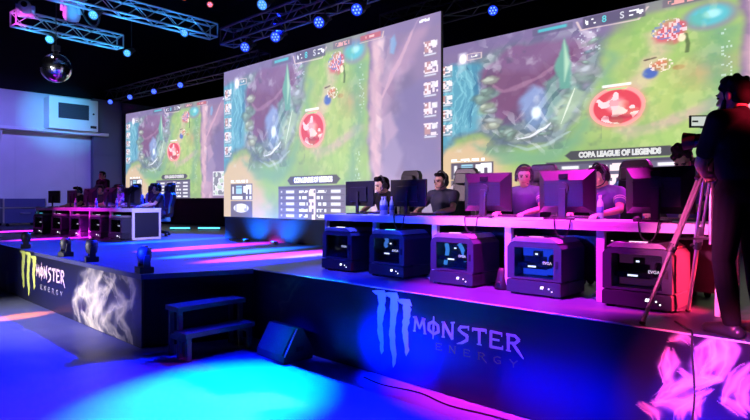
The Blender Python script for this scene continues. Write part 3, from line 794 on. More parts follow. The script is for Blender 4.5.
for x, y, w_ in ((-23.1, 8.86, 'faintest and outermost over the far screen'), (-21.5, 8.97, 'second over the far screen'), (-19.75, 9.10, 'third over the far screen'), (-18.0, 9.22, 'brightest over the far screen, beside the middle screen')):
    par('b', LENSB, (x, y, 5.72), (x*.5, .5, 1.6), 'glowing blue lamp, '+w_, 'lamps on the far truss', 5.86)
par('b', LENSB, (-6.05, 9.75, 5.6), (-2, .5, 1.6), 'single glowing blue lamp over the screen behind the cameraman', None, 5.84)
for p, w_ in (((-16.75, 4.85, 6.12), 'under the near end of the short truss'), ((-16.9, 6.97, 6.18), 'past the far end of the short truss'), ((-13.8, 4.91, 6.12), 'under the near end of the long truss'), ((-14.0, 7.28, 6.26), 'under the far end of the long truss'), ((-9.0, 6.28, 5.55), 'alone near the top edge over the middle screen')):
    par('c', LENSC, p, (p[0]*.6, 0, 1.0), 'pale blue lamp '+w_, 'lamps on the side trusses', 9.65 if 'past' in w_ or 'alone' in w_ else 6.30)
for y, w_ in ((9.36, 'left one of the pair at the top edge'), (10.34, 'right one of the pair at the top edge')):
    par('o', LENSO, (-18.0, y, 8.75), (-8, 3, 1), 'orange lamp high under the ceiling, '+w_, 'orange lamps')
# moving-head lamps hung on the trusses, caught by pink light
def moving_head(loc, rot, label, scale=1.0, group=None, lens=None, shell=PLAST):
    u = empty('moving_head_lamp', loc, rot); u.scale = (scale,)*3
    tag(u, label, 'stage light', group)
    b = MB(); b.box(-.13, .13, -.10, .10, 0, .09, .015); b.build('base', shell, u)
    for s in (-1, 1):
        b = MB(); b.prism([(-.05, .085), (.05, .085), (.035, .26), (-.035, .26)], 'x', s*.115-.018, s*.115+.018); b.build('yoke_arm', shell, u)
    b = MB(); b.lathe([(.05, .13), (.085, .16), (.10, .24), (.098, .31), (.08, .36), (.03, .375)], 20); b.build('head', shell, u, smooth=True)
    b = MB(); b.tube((0, 0, .374), (0, 0, .385), .05); b.build('lens', GLOSSB, u)
    return u
m1 = moving_head((-14.25, 4.62, 6.72), R(30), 'pink-lit moving light hanging below the long truss at the top edge', 1.9, shell=mat('pale_housing', (.5, .5, .52), .4)); m1.rotation_euler = (R(196), R(14), R(40))
m2 = moving_head((-16.55, 4.25, 6.66), R(0), 'pink-lit lamp body lying on the near end of the short truss', 1.5, shell=MATS['pale_housing']); m2.rotation_euler = (R(86), R(0), R(70))
Mi = (Matrix.Translation(m1.location) @ m1.rotation_euler.to_matrix().to_4x4() @ Matrix.Scale(1.9, 4)).inverted()
b = MB(); b.curve([Mi @ V3(p) for p in ((-14.22, 4.68, 6.55), (-14.0, 4.85, 6.0), (-13.95, 5.05, 5.95), (-13.85, 5.1, 6.3))], .012); b.build('cable', PLAST, m1)
b = MB(); b.tube(Mi @ V3((-14.24, 4.62, 6.68)), Mi @ V3((-13.90, 4.64, 6.63)), .016); b.build('clamp_arm', PLAST, m1)

# four squat moving heads along the front edge
for (x, y, w_, s) in ((-6.86, 3.04, 'on the stage corner above the steps', .86), (-8.66, 3.06, 'above the white printed smoke', .86), (-9.78, 3.06, 'above the printed lettering', .8), (-11.95, 3.06, 'at the left end of the front edge', .8)):
    moving_head((x, y, DECK), R(random.uniform(-20, 20)), 'small dark moving light '+w_, s, 'moving lights on the stage edge', shell=BLACK)

# mirrored ball
u = empty('mirror_ball', (-15.44, 4.61, 5.1)); tag(u, 'round mirrored ball glinting in the dark above the white box unit', 'mirror ball')
mir = bpy.data.materials.new('mirror_tiles'); mir.use_nodes = True
nt = mir.node_tree; pb = nt.nodes['Principled BSDF']; pb.inputs['Metallic'].default_value = 1; pb.inputs['Roughness'].default_value = .12
pb.inputs['Base Color'].default_value = (.75, .75, .78, 1)
b = MB(); bmesh.ops.create_uvsphere(b.bm, u_segments=40, v_segments=24, radius=.36)
ball = b.build('ball', mir, u)
md = ball.modifiers.new('t', 'BEVEL'); md.width = .004; md.segments = 1
b = MB(); b.tube((0, 0, .34), (0, 0, .42), .06); b.box(-.08, .08, -.08, .08, .42, .56, .01); b.build('motor', PLAST, u)
b = MB(); b.tube((0, 0, .56), (0, 0, 4.5), .012, n=6); b.build('cord', PLAST, u)

# LED bars on the deck below the far screen
BAR = mat('led_bar', (.1, .1, .1), .3, emit=(.10, .62, 1.0), strength=2.2)
for (p, q, w_) in (((-16.06, 7.9), (-15.62, 8.31), 'beside the seated player'), ((-15.45, 8.48), (-14.97, 8.93), 'towards the middle screen')):
    L = math.hypot(q[0]-p[0], q[1]-p[1])
    u = empty('led_bar', (p[0], p[1], DECK), math.atan2(q[1]-p[1], q[0]-p[0]))
    tag(u, 'glowing cyan light bar on the deck under the far screen, '+w_, 'light bar', 'light bars on the deck')
    b = MB(); b.box(-.02, L+.02, 0, .09, .03, .10, .01); b.build('housing', BLACK, u)
    b = MB()
    b.box(0, L, -.012, .012, .035, .08); b.build('light_strip', BAR, u)
    for x in (.06, L-.06):
        b = MB(); b.box(x-.03, x+.03, -.05, .14, 0, .03); b.build('foot', BLACK, u)
# two up-lights before the middle screen's drape
for x, w_ in ((-10.45, 'left one of the two'), (-9.43, 'right one of the two')):
    u = empty('floor_uplight', (x, 6.86, DECK)); tag(u, 'small black uplight at the foot of the middle drape, '+w_, 'lamp', 'uplights')
    b = MB(); b.box(-.09, .09, -.05, .05, 0, .05, .008); b.build('housing', BLACK, u)
    b = MB(); b.box(-.07, .07, -.03, .03, .05, .055); b.build('lens', mat('uplens', (.02, .02, .1), .3, emit=(.0, .1, 1), strength=2), u)

# ------------------------------------------------------------------ desks, computers, screens, chairs
def desk_proto():
    r = empty('gaming_desk', (0, 0, 0))
    b = MB(); b.box(.0, .92, -.01, .72, .665, .71, .004); b.box(.0, .92, -.012, .012, .63, .665); b.build('top', WHITE, r)
    for x in (.0, .885):
        b = MB(); t = .035
        b.box(x, x+t, 0, .05, 0, .665); b.box(x, x+t, .66, .71, 0, .665); b.box(x, x+t, .05, .66, 0, .05); b.box(x, x+t, .05, .66, .615, .665)
        f = b.build('side_frame', WHITE, r)
        b = MB(); b.box(x+.008, x+t-.008, .05, .66, .05, .615); b.build('panel', GREYP, f)
    b = MB(); b.box(.035, .885, .52, .54, .10, .665); b.build('shade_panel', GREYP, r)  # added dark panel, blocks light so the space below the desk stays dark
    return r
case_m = mat('pc_case', (.05, .055, .085), .35)
case2 = mat('pc_trim', (.035, .038, .06), .45)
PCG = bpy.data.materials.new('tinted_glass'); PCG.use_nodes = True
nt = PCG.node_tree; nt.nodes.remove(nt.nodes['Principled BSDF'])
o_ = nt.nodes['Material Output']; t_ = nt.nodes.new('ShaderNodeBsdfTransparent'); t_.inputs['Color'].default_value = (.75, .78, .85, 1)
g_ = nt.nodes.new('ShaderNodeBsdfGlossy'); g_.inputs['Roughness'].default_value = .08
fr = nt.nodes.new('ShaderNodeFresnel'); fr.inputs['IOR'].default_value = 1.4
mx = nt.nodes.new('ShaderNodeMixShader'); nt.links.new(fr.outputs['Fac'], mx.inputs['Fac'])
nt.links.new(t_.outputs['BSDF'], mx.inputs[1]); nt.links.new(g_.outputs['BSDF'], mx.inputs[2]); nt.links.new(mx.outputs['Shader'], o_.inputs['Surface'])
WLED = mat('white_led', (.1, .1, .1), .3, emit=(.85, .88, 1), strength=2.6)
def pc_proto(name_tint, tint, tubes, status):
    """cube-shaped tower, glass side towards the front (-y); x 0..0.55"""
    r = empty('computer_tower', (0, 0, 0)); W, D, H = .55, .50, .50
    b = MB()
    b.prism([(0, .02), (W, .02), (W, .13), (W-.008, .14), (W, .15), (W, .45), (W-.03, .49), (W-.06, .50), (.06, .50), (.03, .49), (0, .45), (0, .15), (.008, .14), (0, .13)], 'y', .16, D)
    # front frame round the window
    b.prism([(0, .15), (.075, .15), (.075, .50), (.06, .50), (.03, .49), (0, .45)], 'y', 0, .16)
    b.prism([(W-.075, .15), (W, .15), (W, .45), (W-.03, .49), (W-.06, .50), (W-.075, .50)], 'y', 0, .16)
    b.box(.075, W-.075, 0, .16, .45, .50); b.box(.075, W-.075, 0, .16, .15, .17)
    b.build('case', case_m, r)
    b = MB(); b.prism([(.0, .02), (W, .02), (W, .125), (W-.01, .14), (.01, .14), (0, .125)], 'y', -.012, .16); b.build('lower_panel', case2, r)
    b = MB()
    b.prism([(.03, .505), (W-.03, .505), (W-.09, .545), (.09, .545)], 'y', .0, D-.02); 
    top = b.build('top_cover', mat('pc_top', (.30, .30, .34), .35), r)
    b = MB()
    for k in range(7): b.box(.14+k*.04, .16+k*.04, .05, D-.1, .544, .549)
    b.build('vent', BLACK, top)
    b = MB(); b.box(.075, W-.075, .155, .16, .17, .45); b.build('mainboard', GREYP, r)
    b = MB(); b.box(.08, W-.16, .06, .155, .255, .30, .004); gc = b.build('graphics_card', BLACK, r)
    b = MB(); b.box(.19, .27, .055, .062, .262, .276); b.build('light_bar', WLED, gc)
    b = MB(); b.box(.22, .30, .10, .15, .36, .415, .006); pu = b.build('pump_block', BLACK, r)
    b = MB(); b.box(.245, .27, .094, .101, .378, .392); b.build('light_bar', WLED, pu)
    b = MB()
    M = Matrix.Translation((W-.09-.045, .10, .33)) @ Matrix.Rotation(R(90), 4, 'Y')
    b.lathe([(.040, -.01), (.058, -.01), (.058, .01), (.040, .01)], 20, M)
    b.build('fan', BLACK, r)
    glow = mat('pc_glow_'+name_tint, (.03, .03, .05), .4, emit=tint, strength=1.0)
    if tubes:
        for pts in tubes:
            b = MB(); b.curve(pts, .022, n=10); b.build('cooling_tube', glow, r, smooth=True)
    else:
        b = MB(); b.box(.09, .46, .150, .154, .36, .44); b.box(.34, .46, .150, .154, .19, .36); b.box(.09, .34, .15, .154, .18, .235); b.build('light_strip', glow, r)
    b = MB(); b.box(.078, W-.078, .004, .008, .172, .448); b.build('side_window', PCG, r)
    text_obj('badge', 'EVGA', .036, Matrix.Translation((W-.135, -.002, .315)) @ Matrix.Rotation(R(90), 4, 'X'), mat('badge_white', (.2, .2, .2), .4, emit=(.7, .75, .95), strength=.9), r, .001)
    b = MB()
    for k in range(1): b.prism([(W-.20+k*.014, .075), (W-.19+k*.014, .075), (W-.183+k*.014, .10), (W-.193+k*.014, .10)], 'y', -.014, -.012)
    b.prism([(W-.186, .075), (W-.172, .075), (W-.165, .10), (W-.179, .10)], 'y', -.014, -.012)
    b.build('emblem', WLED, r)
    for (ix, iz) in ((.115, .082), (.085, .06)):
        b = MB(); b.tube((W-ix, -.014, iz), (W-ix, -.011, iz), .007, n=10); b.build('indicator_light', WLED, r)
    b = MB(); b.box(W-.055, W-.030, -.006, .002, .27, .34, .003); b.build('latch', BLACK, r)
    b = MB(); b.tube((.06, .06, .549), (.06, .06, .552), .01); 
    b.box(.20, .34, .06, .09, .549, .553); b.build('power_light', mat('pc_status_'+name_tint, (.1, .1, .1), .3, emit=status, strength=2.5), top)
    for x in (.03, W-.09):
        for y in (.02, D-.08):
            b = MB(); b.box(x, x+.06, y, y+.06, 0, .02); b.build('foot', RUBBER, r)
    return r
LB = (.10, .32, 1.0)
ta = [[(.11, .14, .42), (.14, .12, .36), (.125, .12, .28), (.11, .12, .20)], [(.29, .12, .43), (.33, .12, .38), (.36, .12, .30), (.37, .13, .25)]]
tb = [[(.16, .12, .44), (.18, .12, .41), (.15, .12, .37), (.17, .12, .34)]]
PCP = {'cyan': ('cyan', LB, tb, (.1, .7, 1)), 'tubes': ('sky', (.08, .38, 1.0), ta, (1, .5, .85)), 'blue': ('blue', (.02, .07, .85), None, (1, .25, .5)), 'dim': ('dim', (.06, .01, .05), None, (1, .5, .8)), 'dark': ('dark', (.05, .12, .5), tb, (.85, .8, 1))}
PCO = {}
def pc(kind, loc, rz, label, group):
    if kind not in PCO: PCO[kind] = o = pc_proto(*PCP[kind])
    else: o = copy_tree(PCO[kind])
    o.location = loc; o.rotation_euler.z = rz; tag(o, label, 'computer', group); return o
PIC = mat('monitor_picture', (.05, .05, .05), .3, emit=(.55, .6, .9), strength=.8)
mon_m = mat('monitor_shell', (.016, .016, .021), .3)
def monitor_proto(kind):
    r = empty('monitor', (0, 0, 0))
    if kind == 'flat':
        w_, z0, z1 = .54, .11, .44
        b = MB(); b.box(-w_/2, w_/2, -.012, .018, z0, z1, .006); b.box(-.16, .16, -.035, -.01, z0+.06, z1-.08, .01); b.build('shell', mon_m, r)
        b = MB(); b.box(-.022, .022, -.055, -.035, .02, .30); b.build('stand_neck', PLAST, r)
        b = MB(); b.prism([(-.13, -.12), (.13, -.12), (.09, .06), (-.09, .06)], 'z', 0, .018); b.build('stand_foot', PLAST, r)
    else:
        w_, z0, z1 = .57, .07, .48
        b = MB(); y0, y1 = -.075, .02
        a = [(-w_/2, 0, z0), (w_/2, 0, z0), (w_/2, y1, z0), (-w_/2, y1, z0), (-w_/2, 0, z1), (w_/2, 0, z1), (w_/2, y1, z1), (-w_/2, y1, z1)]
        b.hexa(a)
        c = [(-w_/2+.09, y0, z0+.06), (w_/2-.09, y0, z0+.06), (w_/2, 0, z0), (-w_/2, 0, z0), (-w_/2+.09, y0, z1-.10), (w_/2-.09, y0, z1-.10), (w_/2, 0, z1), (-w_/2, 0, z1)]
        b.hexa(c); b.build('shell', mon_m, r)
        b = MB(); b.box(-.045, .045, -.082, -.06, z1-.085, z1-.04, .004); b.build('badge', GLOSSB, r)
        b = MB(); b.box(-.20, .20, -.079, -.074, .15, .158); b.box(-.20, .20, -.079, -.074, .34, .348)
        for k in range(6): b.box(-.17+k*.06, -.13+k*.06, -.079, -.074, .17, .175)
        b.build('vent', BLACK, r)
        b = MB(); b.box(-.035, .035, -.11, -.07, .02, .30, .008); b.build('stand_neck', PLAST, r)
        b = MB(); b.tube((0, -.09, .30), (0, -.068, .30), .06); b.build('stand_joint', PLAST, r)
        b = MB(); b.prism([(-.16, -.17), (-.13, -.18), (0, -.10), (.13, -.18), (.16, -.17), (.05, .06), (-.05, .06)], 'z', 0, .022); b.build('stand_foot', PLAST, r)
    b = MB(); b.box(-w_/2+.012, w_/2-.012, y1-.001 if kind != 'flat' else .0175, y1+.002 if kind != 'flat' else .0205, z0+.02, z1-.012); b.build('display', PIC, r)
    return r
MO = {}
def monitor(kind, loc, rz, label, group):
    if kind not in MO: MO[kind] = o = monitor_proto(kind)
    else: o = copy_tree(MO[kind])
    o.location = loc; o.rotation_euler.z = rz; tag(o, label, 'monitor', group); return o

def chair_proto(accent, nm):
    r = empty('gaming_chair', (0, 0, 0))
    lea = mat('chair_leather', (.018, .018, .022), .45); acc = mat('chair_'+nm, accent, .5)
    b = MB(); b.box(-.20, .20, -.24, .24, .35, .445, .035, seg=3); b.build('seat', lea, r, angle=40)
    for s in (-1, 1):
        b = MB(); b.box(s*.235-.04, s*.235+.04, -.22, .22, .36, .475, .03, seg=3); b.build('seat_bolster', acc, r, angle=40)
    M = Matrix.Translation((0, .25, .47)) @ Matrix.Rotation(R(-7), 4, 'X') @ Matrix.Scale(1.07, 4)
    out = [(-.20, 0), (-.23, .10), (-.20, .26), (-.26, .40), (-.27, .52), (-.20, .58), (-.17, .66), (-.165, .76), (-.13, .82), (.13, .82), (.165, .76), (.17, .66), (.20, .58), (.27, .52), (.26, .40), (.20, .26), (.23, .10), (.20, 0)]
    b = MB(); b.prism(out, 'y', -.04, .05, M)
    bk = b.build('backrest', lea, r)
    mm = bk.modifiers.new('b', 'BEVEL'); mm.width = .02; mm.segments = 2
    for s in (-1, 1):
        b = MB(); b.prism([(s*.15, .60), (s*.255, .52), (s*.25, .40), (s*.19, .26), (s*.21, .10), (s*.15, .08), (s*.13, .26), (s*.17, .42)], 'y', -.058, -.035, M); b.build('side_stripe', acc, bk)
        b = MB(); b.box(s*.06-.03 if s > 0 else -.09, s*.06+.03 if s > 0 else -.03, -.048, .056, .64, .70, .01, M); b.build('harness_slot', BLACK, bk)
    b = MB(); b.box(-.11, .11, -.11, -.04, .60, .74, .03, M, seg=3); b.build('head_pillow', lea, r, angle=40)
    for s in (-1, 1):
        b = MB(); b.box(s*.30-.02, s*.30+.02, .0, .05, .44, .66); b.box(s*.30-.045, s*.30+.045, -.17, .12, .66, .69, .012); b.build('armrest', PLAST, r)
    b = MB(); b.tube((0, 0, .12), (0, 0, .36), .03); b.build('gas_lift', STEEL, r)
    b = MB()
    for k in range(5):
        a = k*2*math.pi/5+.3
        b.tube((0, 0, .13), (.30*math.cos(a), .30*math.sin(a), .08), .035, .022, n=8)
    b.build('star_base', PLAST, r)
    for k in range(5):
        a = k*2*math.pi/5+.3; x, y = .30*math.cos(a), .30*math.sin(a)
        b = MB(); b.tube((x-.02*math.sin(a), y+.02*math.cos(a), .032), (x+.02*math.sin(a), y-.02*math.cos(a), .032), .032, n=12); b.build('caster', RUBBER, r)
    return r
CH = {}
def chair(kind, loc, rz, label, group):
    if kind not in CH: CH[kind] = o = chair_proto(*{'white': ((.6, .6, .62), 'white'), 'cyan': ((.10, .45, .55), 'cyan')}[kind])
    else: o = copy_tree(CH[kind])
    o.location = loc; o.rotation_euler.z = rz; tag(o, label, 'chair', group); return o
def keyboard_proto():
    r = empty('keyboard', (0, 0, 0))
    b = MB(); b.box(-.21, .21, -.065, .065, 0, .022, .004); b.build('body', PLAST, r)
    b = MB()
    for i in range(14):
        for j in range(5): b.box(-.20+i*.0285, -.177+i*.0285, -.055+j*.022, -.038+j*.022, .021, .030)
    b.build('keys', mat('key_caps', (.03, .03, .035), .5, emit=(.5, .05, .25), strength=.12), r)
    return r
def mouse_proto():
    r = empty('mouse', (0, 0, 0))
    b = MB(); b.ell((0, 0, .012), (.032, .06, .026), n=16, m=10); b.build('body', PLAST, r, smooth=True)
    b = MB(); b.tube((-.004, .03, .034), (.004, .03, .034), .010, n=10); b.build('scroll_wheel', RUBBER, r)
    return r
def bottle_proto():
    r = empty('water_bottle', (0, 0, 0))
    pet = mat('clear_bottle', (.55, .62, .75), .15)
    b = MB(); b.lathe([(.028, 0), (.032, .01), (.031, .06), (.032, .13), (.030, .16), (.014, .20), (.013, .215)], 16); b.build('body', pet, r, smooth=True)
    b = MB(); b.lathe([(.0325, .065), (.0328, .066), (.0328, .125), (.0325, .126)], 16); b.build('wrapper', mat('blue_wrapper', (.10, .16, .55), .5), r, smooth=True)
    b = MB(); b.lathe([(.015, .213), (.0155, .214), (.0155, .232), (.014, .235)], 14); b.build('cap', mat('white_cap', (.75, .75, .78), .4), r)
    return r
KB, MS, BT = {}, {}, {}
def inst(store, proto, loc, rz, label, cat, group=None):
    if 'p' not in store: store['p'] = o = proto()
    else: o = copy_tree(store['p'])
    o.location = loc; o.rotation_euler.z = rz; tag(o, label, cat, group); return o

# ------------------------------------------------------------------ people
def head_rot(yaw, pitch, roll=0):
    return Euler((R(pitch), R(roll), R(yaw)), 'XYZ').to_matrix()
def add_head(b, hc, M):
    """head facing -y round its centre hc, turned by M"""
    P = lambda x, y, z: hc+M @ V3((x, y, z))
    b.ell(P(0, .012, .028), (.074, .094, .088), M, 20, 14)
    b.ell(P(0, -.022, -.03), (.060, .070, .082), M, 18, 12)
    b.bone(P(-.022, -.065, -.085), P(.022, -.065, -.085), .026)
    b.ell(P(-.04, -.052, -.025), (.024, .022, .028), M); b.ell(P(.04, -.052, -.025), (.024, .022, .028), M)
    b.bone(P(-.034, -.076, .026), P(.034, -.076, .026), .013)
    b.bone(P(0, -.085, .012), P(0, -.108, -.026), .009, .014); b.ell(P(-.012, -.096, -.03), .010); b.ell(P(.012, -.096, -.03), .010)
    b.bone(P(-.02, -.086, -.058), P(.02, -.086, -.058), .010)
    for s in (-1, 1): b.ell(P(s*.077, .012, -.01), (.012, .020, .034), M)
def face_parts(hc, M, body, beard=False, hair=HAIR, style='short'):
    P = lambda x, y, z: hc+M @ V3((x, y, z))
    for s in (-1, 1):
        b = MB(); b.ell(P(s*.031, -.082, .008), (.013, .008, .008), M); b.build('eye', EYE, body, smooth=True)
        b = MB(); b.bone(P(s*.016, -.093, .027), P(s*.048, -.082, .029), .0055, .004); b.build('eyebrow', hair, body, smooth=True)
    b = MB(); b.bone(P(-.02, -.0965, -.058), P(.02, -.0965, -.058), .005); b.build('lips', LIP, body, smooth=True)
    b = MB()
    b.ell(P(0, .03, .045), (.083, .092, .084), M, 20, 14)
    b.ell(P(0, .055, -.01), (.076, .062, .075), M, 18, 12)
    if style == 'short':
        for k in range(9):
            a = -1.0+k*.25
            b.ell(P(.055*math.sin(a), -.058*math.cos(a)+.0, .096+.004*(k % 3)), (.026, .034, .022), M)
    elif style == 'quiff':
        for k in range(9):
            a = -1.0+k*.25
            b.ell(P(.055*math.sin(a), -.068*math.cos(a), .105+.008*(k % 3)), (.026, .040, .030), M)
    elif style == 'wavy':
        rr = random.Random(3)
        for k in range(26):
            a = rr.uniform(-2.6, 2.6)+math.pi; e = rr.uniform(.1, 1.3)
            b.ell(P(.078*math.cos(e)*math.sin(a), .02-.09*math.cos(e)*math.cos(a)*-1, .05+.082*math.sin(e)), (.026, .026, .024), M, 10, 8)
    for s in (-1, 1): b.bone(P(s*.072, -.012, .02), P(s*.070, -.016, -.025), .012, .008)
    b.build('hair', hair, body, remesh=.009, sm=3)
    if beard:
        b = MB()
        b.bone(P(-.07, -.02, -.03), P(-.045, -.055, -.09), .014, .02); b.bone(P(.07, -.02, -.03), P(.045, -.055, -.09), .014, .02)
        b.bone(P(-.045, -.058, -.09), P(.045, -.058, -.09), .022); b.bone(P(-.028, -.093, -.045), P(.028, -.093, -.045), .006)
        b.build('beard', hair, body, remesh=.009, sm=3)
def hand_bones(b, wr, d, up, side, curl=.5, s=1.0, spread=.25):
    """palm and five fingers from the wrist; d = pointing, up = back of the hand, side = +1 thumb along up x d"""
    d = d.normalized(); up = (up-d*up.dot(d)).normalized(); lat = up.cross(d)*side
    kn = []
    for i, (o_, l) in enumerate(((.030, .088), (.010, .093), (-.010, .088), (-.028, .078))):
        k = wr+lat*o_*s+d*l*s; kn.append(k)
        b.bone(wr+lat*o_*.55*s, k, .0135*s, .0105*s, 8)
    for i, (k, L) in enumerate(zip(kn, (.072, .080, .074, .058))):
        sp = (1.5-i)*spread*.22
        a1 = curl*(.7+.1*i); a2 = a1+curl*1.0; a3 = a2+curl*.7
        dd = (d+lat*sp).normalized(); p = k
        for a, f, r0, r1 in ((a1, .45, .0098, .009), (a2, .30, .009, .0082), (a3, .25, .0082, .007)):
            q = p+(dd*math.cos(a)-up*math.sin(a))*L*f*s; b.bone(p, q, r0*s, r1*s, 8); p = q
    t0 = wr+lat*.024*s+d*.022*s; t1 = t0+(lat*.75+d*.6-up*.35).normalized()*.042*s
    t2 = t1+(lat*.25+d*.85-up*.45).normalized()*.034*s; t3 = t2+(d*.9-up*.35).normalized()*.026*s
    b.chain([t0, t1, t2, t3], [.014*s, .0115*s, .010*s, .0085*s], 8)
def figure(name, J, label, shirt, trousers, hair, style, beard=False, voxel=.0085, sleeve=.55, curls=(.5, .5), stripe=None, group=None, ribbon=False, ups=None, sc=1.0, girth=1.0):
    """J: joints in local space (facing -y). One continuous body mesh; hair and clothing are children."""
    hc = V3(J['head']); M = J['turn']
    b = MB()
    pel, bel, che = V3(J['pelvis']), V3(J['belly']), V3(J['chest'])
    def torso(b, g):
        ax = (che-pel).normalized(); k = girth
        T = Euler((math.atan2(-(ax.y), ax.z)*1.0, math.atan2(ax.x, ax.z), R(J.get('twist', 0))), 'XYZ').to_matrix()
        b.ell(pel, (.165+g, .125+g, .125+g), None, 18, 12)
        b.ell(bel, ((.145+g)*k, (.108+g)*k, .155), T, 18, 12); b.ell(che, ((.165+g)*k, .118+g, .165+g), T, 18, 12)
        b.ell(che*.55+bel*.45, ((.155+g)*k, .112+g, .15), T, 18, 12)
        nk = V3(J['neck'])
        for s in 'LR': b.bone(nk+V3((0, .01, -.035)), V3(J['sh'+s]), .050+g, .056+g)
    torso(b, 0)
    nk = V3(J['neck'])
    b.bone(nk+V3((0, .012, -.05)), hc+M @ V3((0, .025, -.055)), .058, .053)
    add_head(b, hc, M)
    for i, s in enumerate('LR'):
        sh, el, wr = V3(J['sh'+s]), V3(J['el'+s]), V3(J['wr'+s])
        b.chain([sh, sh*.5+el*.5, el], [.054, .046, .038]); b.chain([el, el*.65+wr*.35, wr], [.037, .038, .026])
        hd = V3(J['hd'+s]); up = V3(J.get('up'+s, (0, 0, 1)))
        hand_bones(b, wr, hd, up, -1 if s == 'L' else 1, curls[i])
        hp, kn, an, toe = V3(J['hp'+s]), V3(J['kn'+s]), V3(J['an'+s]), V3(J['to'+s])
        b.chain([hp, hp*.5+kn*.5, kn], [.088, .075, .055]); b.chain([kn, kn*.65+an*.35, an], [.054, .056, .036])
        b.bone(an+V3((0, 0, -.03)), toe, .036, .030)
    body = b.build(name, SKIN, None, remesh=voxel, sm=3)
    tag(body, label, 'person', group)
    face_parts(hc, M, body, beard, hair, style)
    # shirt
    b = MB(); torso(b, .014)
    for s in 'LR':
        sh, el, wr = V3(J['sh'+s]), V3(J['el'+s]), V3(J['wr'+s])
        if sleeve <= 1: b.bone(sh, sh.lerp(el, sleeve), .068, .058)
        else: b.chain([sh, el, el.lerp(wr, sleeve-1)], [.068, .052, .042])
    b.bone(nk+V3((0, .012, -.05)), nk+V3((0, .010, -.015)), .072, .064)
    b.build('shirt', shirt, body, remesh=.010, sm=4)
    if stripe:
        for s in 'LR':
            sh, el = V3(J['sh'+s]), V3(J['el'+s])
            for t in (.36, .47):
                b = MB(); b.tube(sh.lerp(el, t), sh.lerp(el, t+.05), .0665-.012*t, n=16); b.build('sleeve_stripe', stripe, body, angle=40)
    if ribbon:
        b = MB(); c = che+V3((0, -.05, .10)); pts = []
        for k in range(13):
            a = math.pi*(-.5)+k*math.pi*2/12
            pts.append(nk+V3((.068*math.cos(a), -.01+.075*math.sin(a)*1.0, -.02-.06*max(0, -math.sin(a)))))
        b.curve(pts, .013, n=8, sub=3); b.build('lanyard', ORANGE, body, smooth=True)
    # trousers
    b = MB(); b.ell(pel+V3((0, 0, -.01)), (.180, .140, .130), None, 18, 12)
    for s in 'LR':
        hp, kn, an = V3(J['hp'+s]), V3(J['kn'+s]), V3(J['an'+s])
        b.chain([hp, hp*.5+kn*.5, kn], [.102, .088, .070]); b.chain([kn, kn*.6+an*.4, an+V3((0, 0, .02))], [.068, .068, .056])
    b.build('trousers', trousers, body, remesh=.011, sm=4)
    for s in 'LR':
        an, toe = V3(J['an'+s]), V3(J['to'+s])
        z0 = toe.z-.042
        b = MB(); d = (toe-an); d.z = 0; d.normalize()
        b.chain([V3((an.x, an.y, z0+.040))-d*.04, V3((an.x, an.y, z0+.050))+d*.06, V3((toe.x, toe.y, z0+.038))+d*.02], [.042, .046, .036])
        b.bone(V3((an.x, an.y, z0+.05)), V3((an.x, an.y, z0+.10)), .046, .045)
        b.build('shoe', PLAST, body, remesh=.010, sm=2)
    return body
def headset(hc, M, loc, rz, label, group, sc, tint=PLAST):
    r = empty('headset', loc, rz); r.scale = (sc,)*3
    tag(r, label, 'headset', group)
    P = lambda x, y, z: V3(hc)+M @ V3((x, y, z))
    b = MB(); b.curve([P(.098*math.cos(a), .012, .02+.125*math.sin(a)) for a in [math.pi*k/10 for k in range(11)]], .013, n=8, sub=3); b.build('headband', tint, r, smooth=True)
    for s in (-1, 1):
        b = MB(); b.tube(P(s*.078, .01, -.008), P(s*.108, .01, -.008), .045, .038, 18); b.build('ear_cup', tint, r, angle=40)
    b = MB(); b.curve([P(.10, -.01, -.03), P(.095, -.06, -.065), P(.06, -.105, -.075), P(.03, -.118, -.068)], .006, n=6, sub=4); b.build('microphone', tint, r, smooth=True)
    return r
def seated(lean=0.0, yaw=0.0, pitch=8.0, dx=0.0, hz=0.0):
    J = dict(pelvis=(0, .02, .56), belly=(dx*.3, .02-lean*.3, .73+hz*.4), chest=(dx*.7, .0-lean*.75, .885+hz), neck=(dx, -.015-lean, 1.055+hz-abs(lean)*.25), head=(dx*1.1, -.05-lean*1.45, 1.165+hz-abs(lean)*.5), turn=head_rot(yaw, pitch),
      shL=(.185+dx, .0-lean, .985+hz-abs(lean)*.25), shR=(-.185+dx, .0-lean, .985+hz-abs(lean)*.25),
      elL=(.26, -.17-lean*.6, .80+hz*.5), elR=(-.26, -.17-lean*.6, .80+hz*.5), wrL=(.16, -.38, .758), wrR=(-.18, -.38, .758), hdL=(-.25, -1, -.12), hdR=(.15, -1, -.12),
      hpL=(.09, .0, .54), hpR=(-.09, .0, .54), knL=(.13, -.39, .535), knR=(-.13, -.39, .535), anL=(.13, -.27, .09), anR=(-.13, -.27, .09), toL=(.14, -.36, .045), toR=(-.14, -.36, .045))
    return J
def place(o, loc, rz, sc=1.0):
    o.location = loc; o.rotation_euler.z = rz; o.scale = (sc,)*3; return o

